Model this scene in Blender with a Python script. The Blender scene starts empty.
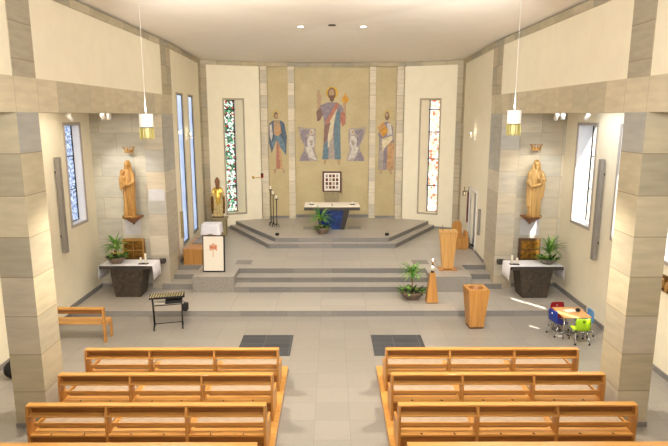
import bpy, bmesh, math, random
from mathutils import Vector, Matrix
random.seed(7)
C = bpy.context.scene.collection
SC = bpy.context.scene
PI = math.pi

def srgb(r, g, b):
    f = lambda v: (v/255/12.92) if v/255 <= .04045 else ((v/255+.055)/1.055)**2.4
    return (f(r), f(g), f(b), 1)

# ------------------------------------------------------------------ camera, world, lights
F_PX = 562.0
cd = bpy.data.cameras.new('camera'); cam = bpy.data.objects.new('camera', cd); C.objects.link(cam)
cd.sensor_fit = 'HORIZONTAL'; cd.sensor_width = 36; cd.lens = 36*F_PX/668
cam.location = (0, 0, 5.2)
cam.rotation_euler = (PI/2-math.atan(107.5/F_PX), 0, math.radians(-.2))
cd.clip_start = .05; cd.clip_end = 200
SC.camera = cam

w = bpy.data.worlds.new('world'); SC.world = w; w.use_nodes = True
bg = w.node_tree.nodes['Background']; bg.inputs[0].default_value = srgb(190, 215, 255); bg.inputs[1].default_value = .9

def light(name, kind, loc, target=None, energy=100, color=(1, .93, .82), **kw):
    l = bpy.data.lights.new(name, kind); l.energy = energy; l.color = color
    for k, v in kw.items(): setattr(l, k, v)
    o = bpy.data.objects.new(name, l); C.objects.link(o); o.location = loc
    if target is not None:
        o.rotation_euler = (Vector(target)-Vector(loc)).to_track_quat('-Z', 'Y').to_euler()
    return o

WARM = (1, .90, .76); NEUT = (1, .97, .94); COOL = (.86, .92, 1)
_e = math.radians(54); sd = Vector((-.62*math.cos(_e), .785*math.cos(_e), -math.sin(_e)))
light('sun', 'SUN', (12, 0, 15), Vector((12, 0, 15))+sd, 15, (1, .97, .92), angle=.01)
# out-of-view area lights added to fill nave, aisles and apse
light('rear_fill', 'AREA', (0, -5.2, 5.6), (0, 12, 3.0), 30, NEUT, shape='RECTANGLE', size=8, size_y=3)  # soft fill added behind the camera; the back wall has no window
light('nave_overhead_fill', 'AREA', (0, 8.2, 7.1), (0, 9.0, 0), 120, NEUT, shape='RECTANGLE', size=6, size_y=2.6, spread=2.0)  # unseen overhead fill added for the nave, no fixture
light('apse_wash_left', 'AREA', (-1.2, 9.6, 7.0), (-2.2, 23.5, 4.4), 60, WARM, shape='RECTANGLE', size=1.6, size_y=.5, spread=1.3)
light('apse_wash_right', 'AREA', (1.2, 9.6, 7.0), (2.2, 23.5, 4.4), 60, NEUT, shape='RECTANGLE', size=1.6, size_y=.5, spread=1.3)
for s_ in (-1, 1): light('aisle_fill', 'AREA', (s_*5.95, 11.6, 5.38), (s_*5.95, 11.6, 0), 90, WARM if s_ < 0 else COOL, shape='RECTANGLE', size=.8, size_y=5)  # hidden fill added under each aisle ceiling to lift the walls
light('ceiling_fill', 'AREA', (0, 1.0, 6.0), (0, 13, 9.2), 620, NEUT, shape='RECTANGLE', size=3, size_y=1.5, spread=2.3)  # upward fill added to brighten the ceiling, no such lamp hangs here
SC.view_settings.view_transform = 'Standard'; SC.view_settings.look = 'None'
SC.view_settings.gamma = 1; SC.view_settings.use_curve_mapping = False
SC.view_settings.exposure = 0.0

# ------------------------------------------------------------------ materials
M = {}
def newmat(name):
    m = bpy.data.materials.new(name); m.use_nodes = True
    nt = m.node_tree; b = nt.nodes['Principled BSDF']; M[name] = m
    return m, nt, b
def N(nt, t, **kw):
    n = nt.nodes.new(t)
    for k, v in kw.items(): setattr(n, k, v)
    return n
def L(nt, a, b): nt.links.new(a, b)
def math_(nt, op, a, b=None):
    n = N(nt, 'ShaderNodeMath', operation=op)
    for i, v in enumerate((a, b)):
        if v is None: continue
        if isinstance(v, (int, float)): n.inputs[i].default_value = v
        else: L(nt, v, n.inputs[i])
    return n.outputs[0]
def mix(nt, fac, a, b, mode='MIX'):
    n = N(nt, 'ShaderNodeMix', data_type='RGBA', blend_type=mode)
    for i, v in ((0, fac), (6, a), (7, b)):
        if isinstance(v, (int, float, tuple)): n.inputs[i].default_value = v
        else: L(nt, v, n.inputs[i])
    return n.outputs[2]
def ramp(nt, fac, stops, interp='LINEAR'):
    n = N(nt, 'ShaderNodeValToRGB'); cr = n.color_ramp; cr.interpolation = interp
    while len(cr.elements) < len(stops): cr.elements.new(.5)
    for e, (p, c) in zip(cr.elements, stops): e.position = p; e.color = c
    L(nt, fac, n.inputs[0]); return n.outputs[0]

def plain(name, col, rough=.6, metal=0, noise=.06, nscale=8, spec=.5, bump=0):
    m, nt, b = newmat(name)
    b.inputs['Roughness'].default_value = rough; b.inputs['Metallic'].default_value = metal
    b.inputs['Specular IOR Level'].default_value = spec
    tc = N(nt, 'ShaderNodeTexCoord'); nz = N(nt, 'ShaderNodeTexNoise'); nz.inputs['Scale'].default_value = nscale
    nz.inputs['Detail'].default_value = 4; L(nt, tc.outputs['Object'], nz.inputs['Vector'])
    lo = tuple(c*(1-noise*2) for c in col[:3])+(1,); hi = tuple(min(1, c*(1+noise*2)) for c in col[:3])+(1,)
    L(nt, ramp(nt, nz.outputs[0], [(.3, lo), (.7, hi)]), b.inputs['Base Color'])
    if bump:
        bp = N(nt, 'ShaderNodeBump'); bp.inputs['Strength'].default_value = bump; bp.inputs['Distance'].default_value = .01
        L(nt, nz.outputs[0], bp.inputs['Height']); L(nt, bp.outputs[0], b.inputs['Normal'])
    return m

def emit(name, col, s):
    m, nt, b = newmat(name); b.inputs['Base Color'].default_value = col
    b.inputs['Emission Color'].default_value = col; b.inputs['Emission Strength'].default_value = s
    return m

def wood(name, c1, c2, rough=.35, gscale=1.0, vertical=False):
    m, nt, b = newmat(name); b.inputs['Roughness'].default_value = rough
    tc = N(nt, 'ShaderNodeTexCoord'); mp = N(nt, 'ShaderNodeMapping')
    mp.inputs['Scale'].default_value = (40*gscale, 1.2, 1) if vertical else (1.2, 40*gscale, 1)
    L(nt, tc.outputs['UV'], mp.inputs['Vector'])
    nz = N(nt, 'ShaderNodeTexNoise'); nz.inputs['Scale'].default_value = 1; nz.inputs['Detail'].default_value = 5
    nz.inputs['Distortion'].default_value = .6
    L(nt, mp.outputs[0], nz.inputs['Vector'])
    oi = N(nt, 'ShaderNodeObjectInfo')
    col = ramp(nt, nz.outputs[0], [(.3, c2), (.68, c1)])
    hv = N(nt, 'ShaderNodeHueSaturation'); L(nt, col, hv.inputs['Color'])
    L(nt, math_(nt, 'ADD', math_(nt, 'MULTIPLY', oi.outputs['Random'], .16), .92), hv.inputs['Value'])
    L(nt, hv.outputs[0], b.inputs['Base Color'])
    return m

def blocks(name, bw, bh, cols, offu=0, offv=0, joint=.006, jcol=None, running=0, rough=.75, grain=.12, gs=(3, 14), seed=0, spec=.3, bump=.15):
    """masonry or tiles: every block of the grid has its own tone; UVs are in metres"""
    m, nt, b = newmat(name); b.inputs['Roughness'].default_value = rough; b.inputs['Specular IOR Level'].default_value = spec
    tc = N(nt, 'ShaderNodeTexCoord'); sp = N(nt, 'ShaderNodeSeparateXYZ'); L(nt, tc.outputs['UV'], sp.inputs[0])
    v = math_(nt, 'DIVIDE', math_(nt, 'ADD', sp.outputs[1], offv), bh)
    fv = math_(nt, 'FLOOR', v)
    u = math_(nt, 'DIVIDE', math_(nt, 'ADD', sp.outputs[0], offu), bw)
    if running: u = math_(nt, 'ADD', u, math_(nt, 'MULTIPLY', math_(nt, 'MODULO', math_(nt, 'ADD', fv, 200), 2), running))
    fu = math_(nt, 'FLOOR', u)
    cb = N(nt, 'ShaderNodeCombineXYZ'); L(nt, fu, cb.inputs[0]); L(nt, fv, cb.inputs[1]); cb.inputs[2].default_value = seed
    wn = N(nt, 'ShaderNodeTexWhiteNoise', noise_dimensions='3D'); L(nt, cb.outputs[0], wn.inputs['Vector'])
    n = len(cols)
    col = ramp(nt, wn.outputs['Value'], [(i/n, c) for i, c in enumerate(cols)], 'CONSTANT')
    mp = N(nt, 'ShaderNodeMapping'); mp.inputs['Scale'].default_value = (gs[0], gs[1], 1); L(nt, tc.outputs['UV'], mp.inputs['Vector'])
    ad = N(nt, 'ShaderNodeVectorMath', operation='ADD'); L(nt, mp.outputs[0], ad.inputs[0]); L(nt, wn.outputs['Color'], ad.inputs[1])
    nz = N(nt, 'ShaderNodeTexNoise'); nz.inputs['Scale'].default_value = 1; nz.inputs['Detail'].default_value = 6; L(nt, ad.outputs[0], nz.inputs['Vector'])
    g = ramp(nt, nz.outputs[0], [(.3, (1-grain,)*3+(1,)), (.7, (1+grain*.5,)*3+(1,))])
    col = mix(nt, 1.0, col, g, 'MULTIPLY')
    ju = math_(nt, 'PINGPONG', u, .5); jv = math_(nt, 'PINGPONG', v, .5)
    a = math_(nt, 'LESS_THAN', ju, joint/bw); c = math_(nt, 'LESS_THAN', jv, joint/bh)
    j = math_(nt, 'MAXIMUM', a, c)
    if jcol is None: jcol = tuple(x*.55 for x in cols[0][:3])+(1,)
    L(nt, mix(nt, j, col, jcol), b.inputs['Base Color'])
    bp = N(nt, 'ShaderNodeBump'); bp.inputs['Strength'].default_value = bump; bp.inputs['Distance'].default_value = .01
    L(nt, math_(nt, 'SUBTRACT', nz.outputs[0], math_(nt, 'MULTIPLY', j, .6)), bp.inputs['Height']); L(nt, bp.outputs[0], b.inputs['Normal'])
    return m

ST = [srgb(182, 171, 144), srgb(190, 179, 151), srgb(174, 165, 142), srgb(196, 185, 158), srgb(168, 160, 140), srgb(187, 172, 142)]
STR = [srgb(196, 183, 157), srgb(178, 174, 163), srgb(204, 194, 173), srgb(188, 178, 158), srgb(172, 170, 162), srgb(198, 182, 152)]
blocks('stone_pillar', 4, .66, ST[:3]+STR[3:5]+ST[3:5], offu=0, offv=0, seed=1, gs=(2, 9), jcol=srgb(140, 128, 104))
blocks('stone_lintel', .68, 1.2, [srgb(198, 186, 158), srgb(204, 192, 164), srgb(190, 180, 155), srgb(208, 196, 168)], offu=.1, offv=.9, gs=(2, 9), seed=3, joint=.004, jcol=srgb(160, 148, 122))
blocks('stone_niche', .95, .62, [srgb(194, 187, 166), srgb(187, 181, 162), srgb(200, 193, 173), srgb(183, 177, 160)], running=.5, seed=5, offv=.25, gs=(2, 8), jcol=srgb(165, 152, 126))
blocks('stone_niche_right', .62, .62, [srgb(196, 184, 158), srgb(188, 178, 156), srgb(203, 193, 170), srgb(184, 178, 160)], seed=8, offv=.25, offu=.2, gs=(2, 8), jcol=srgb(165, 152, 126))
blocks('stone_pier', 4, .62, STR[:4], seed=11, offv=.1, jcol=srgb(165, 155, 135), gs=(2, 8))
blocks('stone_cornice', .9, 2, ST, seed=2, offv=.5, gs=(3, 9), joint=.003)
blocks('stone_strip', 3, .55, [srgb(180, 167, 140), srgb(172, 163, 142), srgb(189, 176, 149)], seed=4, offu=1.2)
blocks('stone_strip_light', 3, .5, [srgb(212, 200, 174), srgb(200, 190, 168), srgb(220, 208, 184)], seed=9, offu=1.2)
blocks('floor_tiles', .605, .605, [srgb(149, 142, 132), srgb(152, 145, 135), srgb(146, 140, 130), srgb(150, 143, 133)], offu=.3025, offv=.13, joint=.004,
       jcol=srgb(126, 120, 112), rough=.30, grain=.16, gs=(60, 60), spec=.5, bump=.03)
blocks('step_tiles', 1.2, .605, [srgb(174, 166, 154), srgb(171, 163, 152), srgb(177, 169, 157)], offu=.3, joint=.004, jcol=srgb(130, 120, 106),
       rough=.33, grain=.14, gs=(60, 60), spec=.5, bump=.03)
blocks('riser_stone', 1.2, .6, [srgb(140, 136, 130), srgb(133, 130, 125), srgb(144, 139, 132)], joint=.003, rough=.5, grain=.22, gs=(70, 70), offv=.2)
blocks('block_stone', 3, 3, [srgb(156, 151, 142)], joint=.001, rough=.5, grain=.3, gs=(60, 25), offu=1.3, offv=1)
blocks('grate_tiles', .6, .3, [srgb(72, 73, 76), srgb(66, 67, 70)], joint=.008, jcol=srgb(100, 98, 94), rough=.5, grain=.2, gs=(40, 40), offu=.97, offv=.0)
plain('plaster', srgb(238, 229, 204), .85, noise=.012, nscale=3, spec=.2)
plain('ceiling_plaster', srgb(242, 234, 222), .9, noise=.008, nscale=2, spec=.1)
# mosaic ground: small gold-green tesserae
m, nt, b = newmat('mosaic_ground'); b.inputs['Roughness'].default_value = .55
tc = N(nt, 'ShaderNodeTexCoord'); vo = N(nt, 'ShaderNodeTexVoronoi'); vo.inputs['Scale'].default_value = 45; L(nt, tc.outputs['UV'], vo.inputs['Vector'])
sx = N(nt, 'ShaderNodeSeparateXYZ'); L(nt, vo.outputs['Color'], sx.inputs[0])
nz = N(nt, 'ShaderNodeTexNoise'); nz.inputs['Scale'].default_value = 1.3; L(nt, tc.outputs['UV'], nz.inputs['Vector'])
c1 = ramp(nt, sx.outputs[0], [(0, srgb(178, 159, 114)), (.5, srgb(189, 171, 126)), (1, srgb(200, 183, 140))])
L(nt, mix(nt, .45, c1, ramp(nt, nz.outputs[0], [(.3, srgb(174, 157, 112)), (.7, srgb(200, 184, 138))])), b.inputs['Base Color'])

wood('pew_wood', srgb(210, 158, 86), srgb(180, 124, 56), .32)
wood('pew_wood_shaded', srgb(150, 98, 46), srgb(120, 74, 30), .4)  # pew wood darkened to paint in the shade of the cavities
wood('pew_wood_upright', srgb(200, 146, 78), srgb(170, 112, 50), .35, vertical=True)
wood('oak_upright', srgb(200, 148, 80), srgb(170, 114, 52), .4, .6, True)
wood('oak', srgb(206, 150, 84), srgb(172, 114, 58), .4)
wood('light_oak', srgb(218, 172, 106), srgb(196, 144, 78), .4, .6, True)
wood('carved_wood', srgb(184, 140, 74), srgb(140, 98, 44), .45, .3, True)
wood('carved_wood_light', srgb(200, 162, 98), srgb(160, 122, 64), .45, .3, True)
wood('bracket_wood', srgb(150, 100, 58), srgb(116, 72, 38), .5)
plain('cushion', srgb(170, 148, 124), .9, noise=.04)
plain('dark_stone', srgb(62, 52, 42), .6, noise=.25, nscale=14, bump=.3)
plain('slate_top', srgb(60, 54, 48), .5, noise=.1, nscale=14)
plain('linen', srgb(244, 241, 243), .9, noise=.015, spec=.1)
plain('black_metal', srgb(26, 25, 25), .4, .3, noise=.02)
plain('chrome', srgb(190, 190, 192), .25, .9, noise=.01)
plain('white_paint', srgb(235, 232, 226), .5, noise=.01)
plain('frame_stone', srgb(176, 166, 156), .7, noise=.03)
plain('grey_paint', srgb(140, 134, 126), .6, noise=.02)
plain('gold', srgb(206, 168, 76), .35, .75, noise=.12, nscale=20)
plain('gilt', srgb(200, 166, 92), .42, .45, noise=.22, nscale=12)
plain('gilt_pale', srgb(206, 184, 128), .5, .15, noise=.2, nscale=14)
plain('brass_pale', srgb(188, 176, 104), .4, .3, noise=.05)
plain('bronze', srgb(120, 84, 30), .45, .5, noise=.35, nscale=12)
plain('gold_panel', srgb(150, 108, 38), .4, .55, noise=.45, nscale=9)
plain('dark_wood', srgb(92, 62, 36), .5, noise=.1)
plain('frame_red', srgb(84, 34, 30), .5, noise=.05)
plain('wax', srgb(244, 236, 214), .5, noise=.01)
plain('leaf', srgb(84, 138, 52), .5, noise=.35, nscale=20)
plain('leaf_light', srgb(150, 184, 86), .5, noise=.3, nscale=20)
plain('leaf_dark', srgb(30, 62, 24), .5, noise=.3, nscale=20)
plain('soil', srgb(50, 38, 28), .95, noise=.3, nscale=40)
plain('ceramic', srgb(116, 96, 80), .5, noise=.15, nscale=12)
plain('ceramic_grey', srgb(120, 112, 100), .5, noise=.15, nscale=12)
plain('plant_stem', srgb(126, 98, 62), .8, noise=.2)
plain('flower', srgb(230, 190, 80), .6)
plain('deep_blue', srgb(22, 52, 112), .35, noise=.25, nscale=5)
plain('marble', srgb(222, 208, 180), .3, noise=.04)
plain('door_grey', srgb(150, 150, 146), .5, noise=.02)
plain('dark_red', srgb(98, 28, 24), .6, noise=.1)
plain('plastic_red', srgb(140, 20, 28), .4, noise=.02)
plain('plastic_blue', srgb(24, 50, 140), .4, noise=.02)
plain('plastic_green', srgb(160, 205, 30), .4, noise=.02)
plain('plastic_sky', srgb(96, 152, 205), .4, noise=.02)
plain('table_wood', srgb(214, 162, 102), .4, noise=.05, nscale=6)
plain('black_cloth', srgb(28, 26, 26), .9, noise=.1)
plain('red_glass', srgb(150, 10, 12), .2, noise=.02)
plain('concrete_plinth', srgb(150, 136, 100), .7, noise=.08)
plain('pale_block', srgb(196, 194, 194), .7, noise=.03)
plain('paper', srgb(238, 230, 214), .8, noise=.01)
plain('ink_orange', srgb(206, 132, 96), .8, noise=.25, nscale=30)
plain('key_yellow', srgb(196, 180, 128), .5, noise=.1)
plain('mitre_brown', srgb(128, 82, 50), .5, noise=.2, nscale=20)
for k, c in dict(m_skin=(176, 146, 112), m_brown=(120, 92, 72), m_halo=(206, 164, 62), m_violet=(140, 128, 134), m_blue=(104, 126, 136), m_red=(176, 118, 96),
                 m_cream=(208, 194, 160), m_maroon=(132, 104, 92), m_orange=(206, 150, 58), m_grey=(164, 152, 140), m_pale=(198, 190, 180), m_tan=(186, 146, 104), m_navy=(84, 98, 112), m_haze=(196, 182, 136)).items():
    plain(k, srgb(*c), .7, noise=.1, nscale=9)
emit('lamp_glow', (1, .93, .8, 1), 6)
emit('amber_glow', (.75, .70, .42, 1), .28)
emit('flame', (1, .85, .5, 1), 14)
emit('downlight_glow', (1, .95, .85, 1), 12)

def daylight(name, c1, c2, s, scale=9, leads=True):
    m, nt, b = newmat(name); b.inputs['Base Color'].default_value = (.1, .1, .1, 1); b.inputs['Roughness'].default_value = .25
    tc = N(nt, 'ShaderNodeTexCoord'); nz = N(nt, 'ShaderNodeTexNoise'); nz.inputs['Scale'].default_value = scale; nz.inputs['Detail'].default_value = 3
    L(nt, tc.outputs['UV'], nz.inputs['Vector'])
    vd = N(nt, 'ShaderNodeTexVoronoi', feature='DISTANCE_TO_EDGE'); vd.inputs['Scale'].default_value = 9; L(nt, tc.outputs['UV'], vd.inputs['Vector'])
    cc = ramp(nt, nz.outputs[0], [(.35, c1), (.65, c2)])
    if leads: cc = mix(nt, math_(nt, 'LESS_THAN', vd.outputs['Distance'], .05), cc, srgb(60, 66, 80))
    L(nt, cc, b.inputs['Emission Color']); b.inputs['Emission Strength'].default_value = s
daylight('frosted_pane', srgb(104, 134, 186), srgb(206, 222, 250), 1.5)
daylight('slit_pane', srgb(150, 174, 214), srgb(196, 214, 244), 1.15, 1.2, False)
# clear pane: see-through with a faint reflection, added to let the sun streaks in
m, nt, b = newmat('clear_pane')
tr = N(nt, 'ShaderNodeBsdfTransparent'); gl = N(nt, 'ShaderNodeBsdfGlossy'); gl.inputs['Roughness'].default_value = .05
mx = N(nt, 'ShaderNodeMixShader'); mx.inputs[0].default_value = .06
L(nt, tr.outputs[0], mx.inputs[1]); L(nt, gl.outputs[0], mx.inputs[2]); L(nt, mx.outputs[0], nt.nodes['Material Output'].inputs[0])

def stained(name, cols, s, lead, sc=(11, 4.5)):
    m, nt, b = newmat(name); b.inputs['Base Color'].default_value = (.03, .03, .03, 1); b.inputs['Roughness'].default_value = .2
    tc = N(nt, 'ShaderNodeTexCoord'); mp = N(nt, 'ShaderNodeMapping'); mp.inputs['Scale'].default_value = (sc[0], sc[1]*2, 1)
    L(nt, tc.outputs['UV'], mp.inputs[0])
    vo = N(nt, 'ShaderNodeTexVoronoi', feature='F1', distance='EUCLIDEAN'); vo.inputs['Scale'].default_value = 1; L(nt, mp.outputs[0], vo.inputs[0])
    vd = N(nt, 'ShaderNodeTexVoronoi', feature='DISTANCE_TO_EDGE'); vd.inputs['Scale'].default_value = 1; L(nt, mp.outputs[0], vd.inputs[0])
    sx = N(nt, 'ShaderNodeSeparateXYZ'); L(nt, vo.outputs['Color'], sx.inputs[0])
    n = len(cols); c = ramp(nt, sx.outputs[0], [(i/n, q) for i, q in enumerate(cols)], 'CONSTANT')
    # scattered red lozenges climbing the light
    vr = N(nt, 'ShaderNodeTexVoronoi', feature='F1', distance='MANHATTAN'); vr.inputs['Scale'].default_value = 4.0; vr.inputs['Randomness'].default_value = .12
    L(nt, tc.outputs['UV'], vr.inputs[0])
    rd = math_(nt, 'LESS_THAN', vr.outputs['Distance'], .26 if lead else .1)
    c = mix(nt, rd, c, srgb(176, 34, 30) if lead else srgb(226, 120, 92))
    L(nt, mix(nt, math_(nt, 'LESS_THAN', vd.outputs['Distance'], .07), c, (.01, .01, .01, 1) if lead else srgb(190, 170, 140)), b.inputs['Emission Color'])
    b.inputs['Emission Strength'].default_value = s
stained('stained_glass_green', [srgb(225, 242, 232), srgb(100, 170, 125), srgb(240, 246, 240), srgb(190, 222, 205), srgb(236, 240, 225), srgb(215, 235, 205), srgb(50, 105, 70), srgb(245, 232, 200)], 1.7, True)
stained('stained_glass_red', [srgb(255, 248, 240), srgb(255, 235, 215), srgb(255, 252, 248), srgb(226, 110, 84), srgb(255, 244, 230), srgb(250, 205, 170), srgb(210, 220, 180)], 2.0, False)

# ------------------------------------------------------------------ mesh helpers
class MB:
    def __init__(s): s.bm = bmesh.new(); s.T = Matrix.Identity(4)
    def v(s, p): return s.bm.verts.new(s.T @ Vector(p))
    def face(s, vs, mi=0, smooth=False):
        try: f = s.bm.faces.new(vs)
        except ValueError: return None
        f.material_index = mi; f.smooth = smooth; return f
    def hexa(s, P, mi=0, mt=None):
        """8 points: bottom ring 0-3, top ring 4-7 (ccw seen from above); mt = material of the top face"""
        V = [s.v(p) for p in P]
        for q in ((3, 2, 1, 0), (4, 5, 6, 7), (0, 1, 5, 4), (1, 2, 6, 5), (2, 3, 7, 6), (3, 0, 4, 7)):
            s.face([V[i] for i in q], (mt if (mt is not None and q == (4, 5, 6, 7)) else mi))
        return s
    def box(s, x0, x1, y0, y1, z0, z1, mi=0, mt=None):
        return s.hexa([(x0, y0, z0), (x1, y0, z0), (x1, y1, z0), (x0, y1, z0), (x0, y0, z1), (x1, y0, z1), (x1, y1, z1), (x0, y1, z1)], mi, mt)
    def prism(s, pts, z0, z1, mi=0, mt=None, scale_top=1):
        B = [s.v((x, y, z0)) for x, y in pts]; T = [s.v((x*scale_top, y*scale_top, z1)) for x, y in pts]; n = len(pts)
        s.face(B[::-1], mi); s.face(T, mt if mt is not None else mi)
        for i in range(n): s.face([B[i], B[(i+1) % n], T[(i+1) % n], T[i]], mi)
        return s
    def slab(s, pts, d, mi=0):
        """extrude polygon given as 3d points by vector d"""
        A = [s.v(p) for p in pts]; B = [s.v(Vector(p)+Vector(d)) for p in pts]; n = len(pts)
        s.face(A[::-1], mi); s.face(B, mi)
        for i in range(n): s.face([A[i], A[(i+1) % n], B[(i+1) % n], B[i]], mi)
        return s
    def tube(s, path, rad, n=10, mi=0, cap=True):
        path = [Vector(p) for p in path]; R = rad if isinstance(rad, (list, tuple)) else [rad]*len(path)
        rings = []; up = Vector((.13, .31, .94)).normalized()
        for i, p in enumerate(path):
            d = (path[min(i+1, len(path)-1)]-path[max(i-1, 0)]).normalized()
            a = d.cross(up); 
            if a.length < .05: a = d.cross(Vector((1, 0, 0)))
            a.normalize(); bb = d.cross(a).normalized(); up = a.cross(d).normalized() if False else up
            rings.append([s.v(p+(a*math.cos(2*PI*k/n)+bb*math.sin(2*PI*k/n))*R[i]) for k in range(n)])
        for i in range(len(rings)-1):
            for k in range(n): s.face([rings[i][k], rings[i][(k+1) % n], rings[i+1][(k+1) % n], rings[i+1][k]], mi, True)
        if cap: s.face(rings[0][::-1], mi); s.face(rings[-1], mi)
        return s
    def lathe(s, prof, n=24, c=(0, 0, 0), mi=0, sx=1, sy=1, cap=True):
        rings = []
        for r, z in prof:
            rings.append([s.v((c[0]+r*sx*math.cos(2*PI*k/n), c[1]+r*sy*math.sin(2*PI*k/n), c[2]+z)) for k in range(n)])
        for i in range(len(rings)-1):
            for k in range(n): s.face([rings[i][k], rings[i][(k+1) % n], rings[i+1][(k+1) % n], rings[i+1][k]], mi, True)
        if cap: s.face(rings[0][::-1], mi); s.face(rings[-1], mi)
        return s
    def ball(s, c, rx, ry=None, rz=None, n=14, mi=0):
        ry = ry or rx; rz = rz or rx; m = max(6, n//2+1)
        prof = [(math.sin(PI*i/m)+1e-4, -math.cos(PI*i/m)*rz) for i in range(m+1)]
        return s.lathe([(r, z) for r, z in prof], n, c, mi, rx, ry)
    def build(s, name, mats, parent=None, bevel=0, recalc=True):
        if recalc: bmesh.ops.recalc_face_normals(s.bm, faces=s.bm.faces)
        uv = s.bm.loops.layers.uv.new('UVMap')
        for f in s.bm.faces:
            n = f.normal; ax, ay, az = abs(n.x), abs(n.y), abs(n.z)
            for lp in f.loops:
                c = lp.vert.co
                lp[uv].uv = (c.x, c.y) if az > max(ax, ay) else ((c.y, c.z) if ax > ay else (c.x, c.z))
        me = bpy.data.meshes.new(name); s.bm.to_mesh(me); s.bm.free()
        for k in (mats if isinstance(mats, (list, tuple)) else [mats]): me.materials.append(M[k])
        o = bpy.data.objects.new(name, me); C.objects.link(o)
        if parent is not None: o.parent = parent
        if bevel:
            bv = o.modifiers.new('bevel', 'BEVEL'); bv.width = bevel; bv.segments = 2; bv.limit_method = 'ANGLE'
        return o

def tag(o, label=None, cat=None, group=None, kind=None):
    if label: o['label'] = label
    if cat: o['category'] = cat
    if group: o['group'] = group
    if kind: o['kind'] = kind
    return o
def thing(name, label, cat, loc=(0, 0, 0), rz=0, group=None, rx=0):
    o = bpy.data.objects.new(name, None); C.objects.link(o); o.empty_display_size = .1
    o.location = loc; o.rotation_euler = (rx, 0, rz)
    return tag(o, label, cat, group)
def struct(o, label=None):
    o['kind'] = 'structure'
    if label: o['label'] = label; o['category'] = label.split()[-1]
    return o
def kids(o): return [c for c in bpy.data.objects if c.parent == o]
def dup(o, loc=None, rz=None, label=None, parent=None):
    c = o.copy(); C.objects.link(c)
    if parent is not None: c.parent = parent
    if loc is not None: c.location = loc
    if rz is not None: c.rotation_euler = (0, 0, rz)
    if label: c['label'] = label
    for ch in kids(o): dup(ch, parent=c)
    return c

# ------------------------------------------------------------------ the room
ZC, ZT = 7.14, 7.30          # cornice bottom, wall top
XL, XR, XI = -6.9, 6.7, 4.8  # outer aisle walls, inner wall line
YN = 16.25                   # niche walls behind the side altars

def wall(name, p0, p1, z0, z1, th, mat, holes=(), label=None):
    """wall whose inner face runs p0->p1, thickness to the right of that direction; holes (s0, s1, za, zb) along the run"""
    p0 = Vector(p0+(0,)); p1 = Vector(p1+(0,)); d = (p1-p0); Ln = d.length; d.normalize(); n = Vector((d.y, -d.x, 0))
    S = sorted({0, Ln, *[h[0] for h in holes], *[h[1] for h in holes]}); Zs = sorted({z0, z1, *[h[2] for h in holes], *[h[3] for h in holes]})
    mb = MB()
    for a, b2 in zip(S, S[1:]):
        for c, e in zip(Zs, Zs[1:]):
            if any(h[0]-1e-6 <= a and b2 <= h[1]+1e-6 and h[2]-1e-6 <= c and e <= h[3]+1e-6 for h in holes): continue
            q = [p0+d*a, p0+d*b2, p0+d*b2+n*th, p0+d*a+n*th]
            mb.hexa([tuple(v[:2])+(c,) for v in q]+[tuple(v[:2])+(e,) for v in q])
    bmesh.ops.remove_doubles(mb.bm, verts=mb.bm.verts, dist=1e-4)
    # drop the inner shared faces
    seen = {}
    for f in mb.bm.faces:
        k = tuple(sorted(v.index for v in f.verts)); 
    o = mb.build(name, mat); return struct(o, label)

mb = MB(); mb.box(-7.3, 7.1, -6.2, 14.10, -.2, 0); struct(mb.build('floor', 'floor_tiles'))
mb = MB(); mb.box(-7.3, 7.1, 14.10, 17.2, -.2, .15, 1, 0); struct(mb.build('floor_platform', ['step_tiles', 'riser_stone']), 'low tiled platform across the front of the nave floor')
# chancel steps
mb = MB()
mb.box(-2.85, 2.85, 15.68, 16.65, .15, .31, 1, 0); mb.box(-2.85, 2.85, 16.15, 16.65, .31, .46, 1, 0)

o = mb.build('step_flight', ['step_tiles', 'riser_stone']); struct(o, 'grey stone steps rising to the chancel')
mb = MB(); mb.prism([(-5.3, 17.0), (-4.05, 17.0), (-4.05, 16.62), (4.05, 16.62), (4.05, 17.0), (5.3, 17.0), (5.3, 24.2), (-5.3, 24.2)], -.2, .61, 1, 0); struct(mb.build('floor_chancel', ['step_tiles', 'riser_stone']), 'chancel floor')
for s, nm in ((-1, 'left'), (1, 'right')):
    mb = MB(); x0, x1 = sorted((s*2.85, s*4.05))
    mb.box(x0, x1, 15.7, 16.9, .15, .612, 0, 1); struct(mb.build('step_block_'+nm, ['block_stone', 'step_tiles'], bevel=.004), 'solid stone block ending the chancel steps on the '+nm)
    mb = MB(); x0, x1 = sorted((s*4.05, s*5.02)); mb.box(x0, x1, 15.98, 16.1, .15, .31, 1, 0)
    x0, x1 = sorted((s*4.05, s*4.80)); mb.box(x0, x1, 16.1, 17.0, .15, .311, 1, 0); mb.box(x0, x1, 16.48, 17.0, .31, .461, 1, 0)
    struct(mb.build('step_side_'+nm, ['step_tiles', 'riser_stone']), 'narrow side steps beside the '+nm+' pier')
mb = MB()
mb.prism([(-2.23, 19.28), (2.23, 19.28), (4.3, 22.95), (-4.3, 22.95)], .61, .76, 1, 0)
mb.prism([(-2.03, 19.6), (2.03, 19.6), (4.02, 22.95), (2.9, 23.8), (-2.9, 23.8), (-4.02, 22.95)], .76, .91, 1, 0)
struct(mb.build('floor_altar_platform', ['step_tiles', 'riser_stone']), 'raised altar platform with two splayed steps')

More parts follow.
